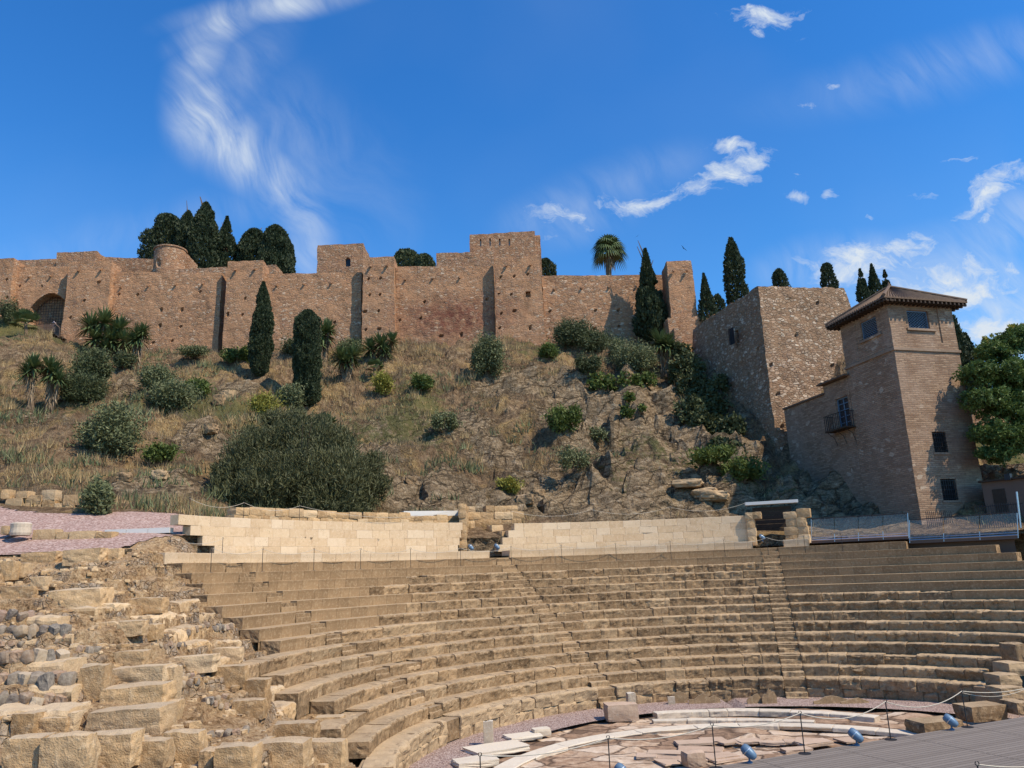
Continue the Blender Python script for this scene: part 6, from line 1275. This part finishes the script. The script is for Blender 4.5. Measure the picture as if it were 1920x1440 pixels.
def yucca(px, ybase, heads, label, dead=True, base=None, leaf=.95, name='yucca', mt='yucca', cat='yucca'):
    """heads: list of (px,py) rosette centres"""
    b = ground(px, ybase) if base is None else base; o = empty(name, (b[0], b[1], b[2] - .1), label, cat); tk = MB(); lf = MB(); dd = MB(); k = b[1] / FPX * 1.05
    for hi, (hx, hy, rp) in enumerate(heads):
        h = atY(hx, hy, b[1] - .1 * hi); L = rp * k * 1.28; foot = b + np.array([(h[0] - b[0]) * .35, 0, -.2]); tube(tk, [foot, (foot + h) / 2 + np.array([.08, 0, 0]), h], [.16, .13, .11], 7, col=(.5, .5, .5))
        rg = np.random.default_rng(int(hx * 7 + hy))
        for i in range(130):
            an = rg.random() * 6.28; el = -0.75 + 2.1 * rg.random()**.8; ln = L * (.75 + .35 * rg.random()); d = np.array([math.cos(an) * math.cos(el), math.sin(an) * math.cos(el), math.sin(el)]); side = np.array([-math.sin(an), math.cos(an), 0]); w_ = .055 * max(1, L)
            dr = -.30 * ln * (1 - math.sin(el)) * .6; tn = rg.random(); q0, q1, q2 = h, h + d * ln * .55 + (0, 0, dr * .25), h + d * ln + (0, 0, dr)
            lf.add([q0 - side * w_ * .5, q0 + side * w_ * .5, q1 + side * w_, q1 - side * w_, q2], [[0, 1, 2, 3], [3, 2, 4]], (tn, tn, tn))
        if dead:
            ax_ = h - foot
            for i in range(90):
                t = .15 + .85 * rg.random(); q = foot + ax_ * t; an = rg.random() * 6.28; ln = L * .5 * (.6 + .7 * rg.random()); d = np.array([math.cos(an) * .42, math.sin(an) * .42, -1]); side = np.array([-math.sin(an), math.cos(an), 0]) * .04; tn = rg.random()
                e1 = q + np.array([math.cos(an), math.sin(an), 0]) * .12; e2 = e1 + d * ln; dd.add([e1 - side, e1 + side, e2], [[0, 1, 2]], (tn, tn, tn))
    tk.build('trunk', M['bark'], o); lf.build('leaves', M[mt], o)
    if dead: dd.build('dead_leaves', M['dead'], o)
    return o
yucca(205, 668, [(170, 612, 26), (195, 606, 28), (222, 618, 26), (180, 636, 26), (210, 640, 28), (232, 640, 22), (198, 655, 20)], 'big multi headed yucca clump at the foot of the gate tower')
yucca(254, 700, [(260, 634, 24), (268, 622, 18), (250, 640, 18)], 'single yucca with a long straw coloured trunk right of the big clump')
yucca(62, 776, [(62, 690, 26), (50, 700, 20)], 'left trunk yucca of the pair on the far left slope'); yucca(90, 770, [(100, 700, 26), (92, 690, 22), (110, 712, 18)], 'right trunk yucca of the pair on the far left slope')
yucca(608, 680, [(608, 628, 26), (600, 645, 22), (616, 618, 18)], 'yucca half hidden behind the lower slope cypress'); yucca(650, 714, [(640, 672, 22), (660, 668, 22), (650, 680, 20)], 'squat yucca with thick straw trunks right of the lower cypress')
yucca(712, 678, [(695, 655, 22), (715, 648, 24), (735, 640, 18), (722, 662, 18)], 'dense leafy yucca at the foot of the slender middle tower'); yucca(1243, 705, [(1238, 645, 26), (1252, 648, 24), (1262, 655, 16)], 'yucca with a dead leaf skirt beside the bastion wall')
def fanpalm(px, ybase, hx, hy, rp, label, n=16, dead=False, base=None, trunk=.15):
    b = ground(px, ybase) if base is None else base; k = b[1] / FPX * 1.06; h = atY(hx, hy, b[1]); o = empty('fan_palm', (b[0], b[1], b[2] - .1), label, 'palm'); mb = MB(); tube(mb, [b - (0, 0, .2), (b + h) / 2, h], [trunk * 1.2, trunk, trunk], 8); mb.build('trunk', M['bark'], o)
    rg = np.random.default_rng(int(px)); lf = MB(); dd = MB(); R = rp * k
    for i in range(n):
        an = rg.random() * 6.28; el = -.55 + 1.95 * (i / n) + .3 * rg.random() if dead else .05 + 1.2 * rg.random(); d = np.array([math.cos(an) * math.cos(el), math.sin(an) * math.cos(el), math.sin(el)]); side = np.array([-math.sin(an), math.cos(an), 0]); u_ = np.cross(d, side); c = h + d * R * (.28 if dead else .4) + (0, 0, -.1 * R * (el < .3)); tube(lf, [h, c], [.02, .012], 4, col=(.6, .6, .6))
        tn = rg.random() * .6 + .2; tgt = dd if (dead and el < -.6) else lf
        for j in range(15):
            f = (j - 7) / 7 * 1.35; dj = d * math.cos(f) + side * math.sin(f); ln = R * (.85 if dead else .6) * (1 - .12 * abs(f)); w_ = .040 * max(1., R); pj = c + dj * ln * .6; e_ = c + dj * ln + np.array([0, 0, -.22 * ln * ((2.4 if el < .9 else 1.2) if dead else 1.2 if el < .4 else .5)]); sj = np.cross(dj, u_); sj = sj / (np.linalg.norm(sj) + 1e-6) * w_
            tgt.add([c, pj + sj, e_, pj - sj], [[0, 1, 2, 3]], (tn + .1 * rg.random(),) * 3)
    lf.build('fronds', M['yucca'], o)
    if dead:
        for i in range(140):
            an = rg.random() * 6.28; t = rg.random(); q = h + np.array([math.cos(an) * trunk, math.sin(an) * trunk, -t * R * .7]); ln = R * .6; d = np.array([math.cos(an) * .3, math.sin(an) * .3, -1]); side = np.array([-math.sin(an), math.cos(an), 0]) * .06; tn = rg.random(); dd.add([q - side, q + side, q + d * ln], [[0, 1, 2]], (tn,) * 3)
        dd.build('dead_fronds', M['dead'], o)
    return o
fanpalm(1142, 560, 1141, 470, 36, 'tall fan palm with a skirt of dead fronds above the fortress wall', n=40, dead=True, base=atY(1142, 560, 90), trunk=.35)
fanpalm(50, 632, 48, 608, 34, 'fan palm in front of the arched gate', n=18); fanpalm(608, 822, 608, 800, 30, 'small bright fan palm above the huge dark bush', n=16, base=ground(608, 800)); fanpalm(702, 705, 703, 690, 22, 'young fan palm below the dense yucca', n=12)

# rocks lying on the hillside
for i, (px, y0, y1, w_, lb) in enumerate([(393, 812, 826, 32, 'flat pale rock lying on the dry lower slope'), (425, 732, 752, 30, 'rounded grey rock below the left slope cypress'), (410, 748, 764, 22, 'small brown rock beside the rounded grey rock'), (1290, 908, 920, 60, 'long pale ledge stone low on the slope near the timber gap'), (1322, 918, 932, 50, 'pale ledge stone just right of the longer one'),
                                       (1340, 928, 942, 60, 'lowest pale ledge stone near the timber gap'), (985, 930, 944, 34, 'block half buried at the slope foot right of the central gap'), (1010, 925, 938, 26, 'smaller block at the slope foot right of the central gap'), (770, 900, 912, 22, 'grey stone on the slope left of the central gap'), (300, 882, 896, 30, 'ochre boulder in the lower left slope'), (232, 890, 905, 30, 'ochre boulder left of another on the lower slope')]):
    b = ground((px), y1); k = b[1] / FPX * 1.05; mb = MB(); rock(mb, (0, 0, 0), (w_ * k * .8, w_ * k * .6, (y1 - y0) * k * 1.2), seed=500 + i, n=9, rough=.32, round_=.4, rot=random.uniform(-.4, .4)); o = mb.build('hill_rock', M['seat'], loc=(0, 0, 0)); o.location = (b[0], b[1], b[2] + (y1 - y0) * k * .35); tag(o, lb, 'rock')
# dry grass, weeds and scrub cover too many to count
def cover(name, n, hgt, m_, label, cond, seed, blades=7, wid=.02, spread=.18):
    rg = np.random.default_rng(seed); xs = rg.uniform(-48, 30, n * 3); ys = rg.uniform(30, 79, n * 3); rc = np.hypot(xs - CX, ys - CY); rw = rockw(xs, ys); ok = (rc > 26.8) & ~((xs < -12) & (ys < 38.5)) & (rg.random(n * 3) > rw * 1.3) & cond(xs, ys, rg) & ~((xs > 15.5) & (ys > 56.5)) & ~((xs > 19) & (ys > 45))
    xs, ys = xs[ok][:n], ys[ok][:n]; zs = H(xs, ys); m_n = len(xs); V = []; cols = []
    for j in range(blades):
        an = rg.random(m_n) * 6.28; off = rg.normal(size=(m_n, 2)) * spread; h_ = hgt * (.5 + .8 * rg.random(m_n)); ln = rg.normal(size=(m_n, 2)) * .35 * h_[:, None]; bx, by = xs + off[:, 0], ys + off[:, 1]; sx, sy = np.cos(an) * wid, np.sin(an) * wid
        V.append(np.stack([np.stack([bx - sx, by - sy, zs - .05], 1), np.stack([bx + sx, by + sy, zs - .05], 1), np.stack([bx + ln[:, 0], by + ln[:, 1], zs + h_], 1)], 1)); cols.append(np.repeat(rg.random(m_n)[:, None], 3, 1))
    V = np.concatenate(V).reshape(-1, 3); cc = np.concatenate(cols).reshape(-1); mb = MB(); mb.add(V, np.arange(len(V)).reshape(-1, 3).tolist(), np.stack([cc] * 3, 1)); tag(mb.build(name, M[m_]), label, kind='stuff')
patch = lambda xs, ys, rg: vnoise(np.stack([xs * .28, ys * .28, xs * 0 + 2], 1)) > rg.uniform(.0, .5, len(xs))
cover('dry_grass', 6500, .36, 'drygrass', 'dry straw coloured grass over the slope', patch, 1, blades=8, wid=.022)
cover('dead_scrub', 9000, .5, 'scrub', 'brown dead weeds and twigs over the slope', lambda xs, ys, rg: vnoise(np.stack([xs * .4, ys * .4, xs * 0 + 12], 1)) > rg.uniform(-.3, .6, len(xs)), 2, blades=9, wid=.015, spread=.25)
cover('green_weeds', 2400, .28, 'olive', 'low green weeds in patches over the slope', lambda xs, ys, rg: vnoise(np.stack([xs * .3, ys * .3, xs * 0 + 30], 1)) > .25, 3, blades=12, wid=.04, spread=.22)

cover('scrub_undergrowth', 900, .62, 'olive', 'tangled low scrub merging into the bushes', lambda xs, ys, rg: vnoise(np.stack([xs * .22, ys * .22, xs * 0 + 60], 1)) > .3, 5, blades=26, wid=.045, spread=.4)
cover('straw_tussocks', 1300, .75, 'drygrass', 'taller clumps of straw coloured grass', lambda xs, ys, rg: vnoise(np.stack([xs * .35, ys * .35, xs * 0 + 90], 1)) > .25, 6, blades=30, wid=.022, spread=.22)
# small signs of life: visitor behind the railing at the gate, birds
pb = atY(101, 632, 75.6); rail = empty('timber_railing', (pb[0], 75.4, pb[2]), 'dark timber railing of the walkway in front of the arched gate', 'railing'); x0, x1, x2 = X(72, 606, 75.2), X(103, 606, 75.2), X(119, 615, 75.2); zr = Zp(100, 606, 75.2); zb_ = zr - 1.1
mb = MB(); [box(mb, ((x0 + x1) / 2, 75.2, zb_ + q), (x1 - x0, .05, .1)) for q in (1.08, .1)]; mb.build('rails', M['darkwood'], rail); mb = MB()
for x_ in np.arange(x0, x1, .12): box(mb, (x_, 75.2, zb_ + .6), (.05, .04, .95))
mb.build('balusters', M['brownwall'], rail); mb = MB(); tube(mb, [(x1, 75.2, zr), (x2, 74.6, zr - .75)], .05, 4); tube(mb, [(x1, 75.2, zb_ + .1), (x2, 74.6, zb_ - .6)], .05, 4)
for t in np.linspace(0, 1, 8): tube(mb, [(x1 + (x2 - x1) * t, 75.2 - .6 * t, zr - .75 * t), (x1 + (x2 - x1) * t, 75.2 - .6 * t, zb_ - .7 * t)], .03, 4)
mb.build('stair_rail', M['brownwall'], rail); mb = MB(); box(mb, ((x0 + x1) / 2 - .5, 76.4, zb_ - .08), (x1 - x0 + 1.5, 2.4, .12)); mb.build('walkway_boards', M['darkwood'], rail)
def person(p, label):
    me = bpy.data.meshes.new('person'); V = [(0, 0, .95), (0, 0, 1.15), (0, .0, 1.38), (0, -.02, 1.5), (0, -.05, 1.62), (.19, 0, 1.36), (.26, -.14, 1.14), (.14, -.36, 1.12), (-.19, 0, 1.36), (-.26, -.14, 1.14), (-.12, -.36, 1.12), (.1, 0, .9), (.11, 0, .5), (.11, .02, .06), (.11, -.12, .04), (-.1, 0, .9), (-.11, 0, .5), (-.11, .02, .06), (-.11, -.12, .04)]
    E_ = [(0, 1), (1, 2), (2, 3), (3, 4), (2, 5), (5, 6), (6, 7), (2, 8), (8, 9), (9, 10), (0, 11), (11, 12), (12, 13), (13, 14), (0, 15), (15, 16), (16, 17), (17, 18)]; Rr = [.14, .13, .14, .055, .10, .06, .045, .035, .06, .045, .035, .09, .06, .04, .04, .09, .06, .04, .04]
    me.from_pydata(V, E_, []); o = bpy.data.objects.new('person', me); C.objects.link(o); sk = o.modifiers.new('skin', 'SKIN'); sk.use_smooth_shade = True
    for i, r_ in enumerate(Rr): me.skin_vertices[0].data[i].radius = (r_, r_ * .85)
    me.skin_vertices[0].data[0].use_root = True; ss = o.modifiers.new('sub', 'SUBSURF'); ss.levels = 1; ss.render_levels = 1; me.materials.append(plain('skin_and_clothes', (.32, .26, .25), .8, var=.1)); o.location = p; tag(o, label, 'person')
    mb = MB(); rock(mb, p + np.array([0, -.02, 1.68]), (.2, .22, .2), seed=1, n=4, rough=.05, round_=.9); mb.build('hair', M['hole'], o); 
    mb = MB(); lathe(mb, [(.15, .95), (.165, 1.1), (.17, 1.3), (.12, 1.42), (.07, 1.47)], p, 12); mb.build('shirt', plain('dark_blue_cloth', (.04, .05, .09), .9), o); return o
person(np.array([X(101, 606, 75.9), 75.9, zb_]), 'visitor in a dark top leaning on the timber railing at the gate')
for i, (px, py, Y, s, rz, lb) in enumerate([(1282, 466, 90, .55, .6, 'small dark bird gliding above the lone tower'), (1195, 443, 140, .5, -.5, 'tiny distant bird above the conifer')]):
    p = atY(px, py, Y); mb = MB(); mb.add([(0, .35, 0), (.06, 0, .02), (0, -.4, 0), (-.06, 0, .02), (0, 0, -.07), (0, .1, .07)], [[0, 5, 1], [0, 3, 5], [5, 2, 1], [5, 3, 2], [0, 1, 4], [0, 4, 3], [4, 1, 2], [4, 2, 3]]); 
    for sg in (-1, 1): mb.add([(sg * .05, .12, .03), (sg * .5, .1, .16), (sg * 1.1, -.12, .05), (sg * .5, -.12, .13), (sg * .05, -.12, .03), (sg * .5, 0, .13)], [[0, 1, 5], [0, 5, 4], [1, 2, 5], [5, 2, 3], [5, 3, 4]])
    o = mb.build('bird', M['hole'], loc=(0, 0, 0)); o.location = p; o.scale = (s, s, s); o.rotation_euler = (.2, .9 * rz, rz); tag(o, lb, 'bird')
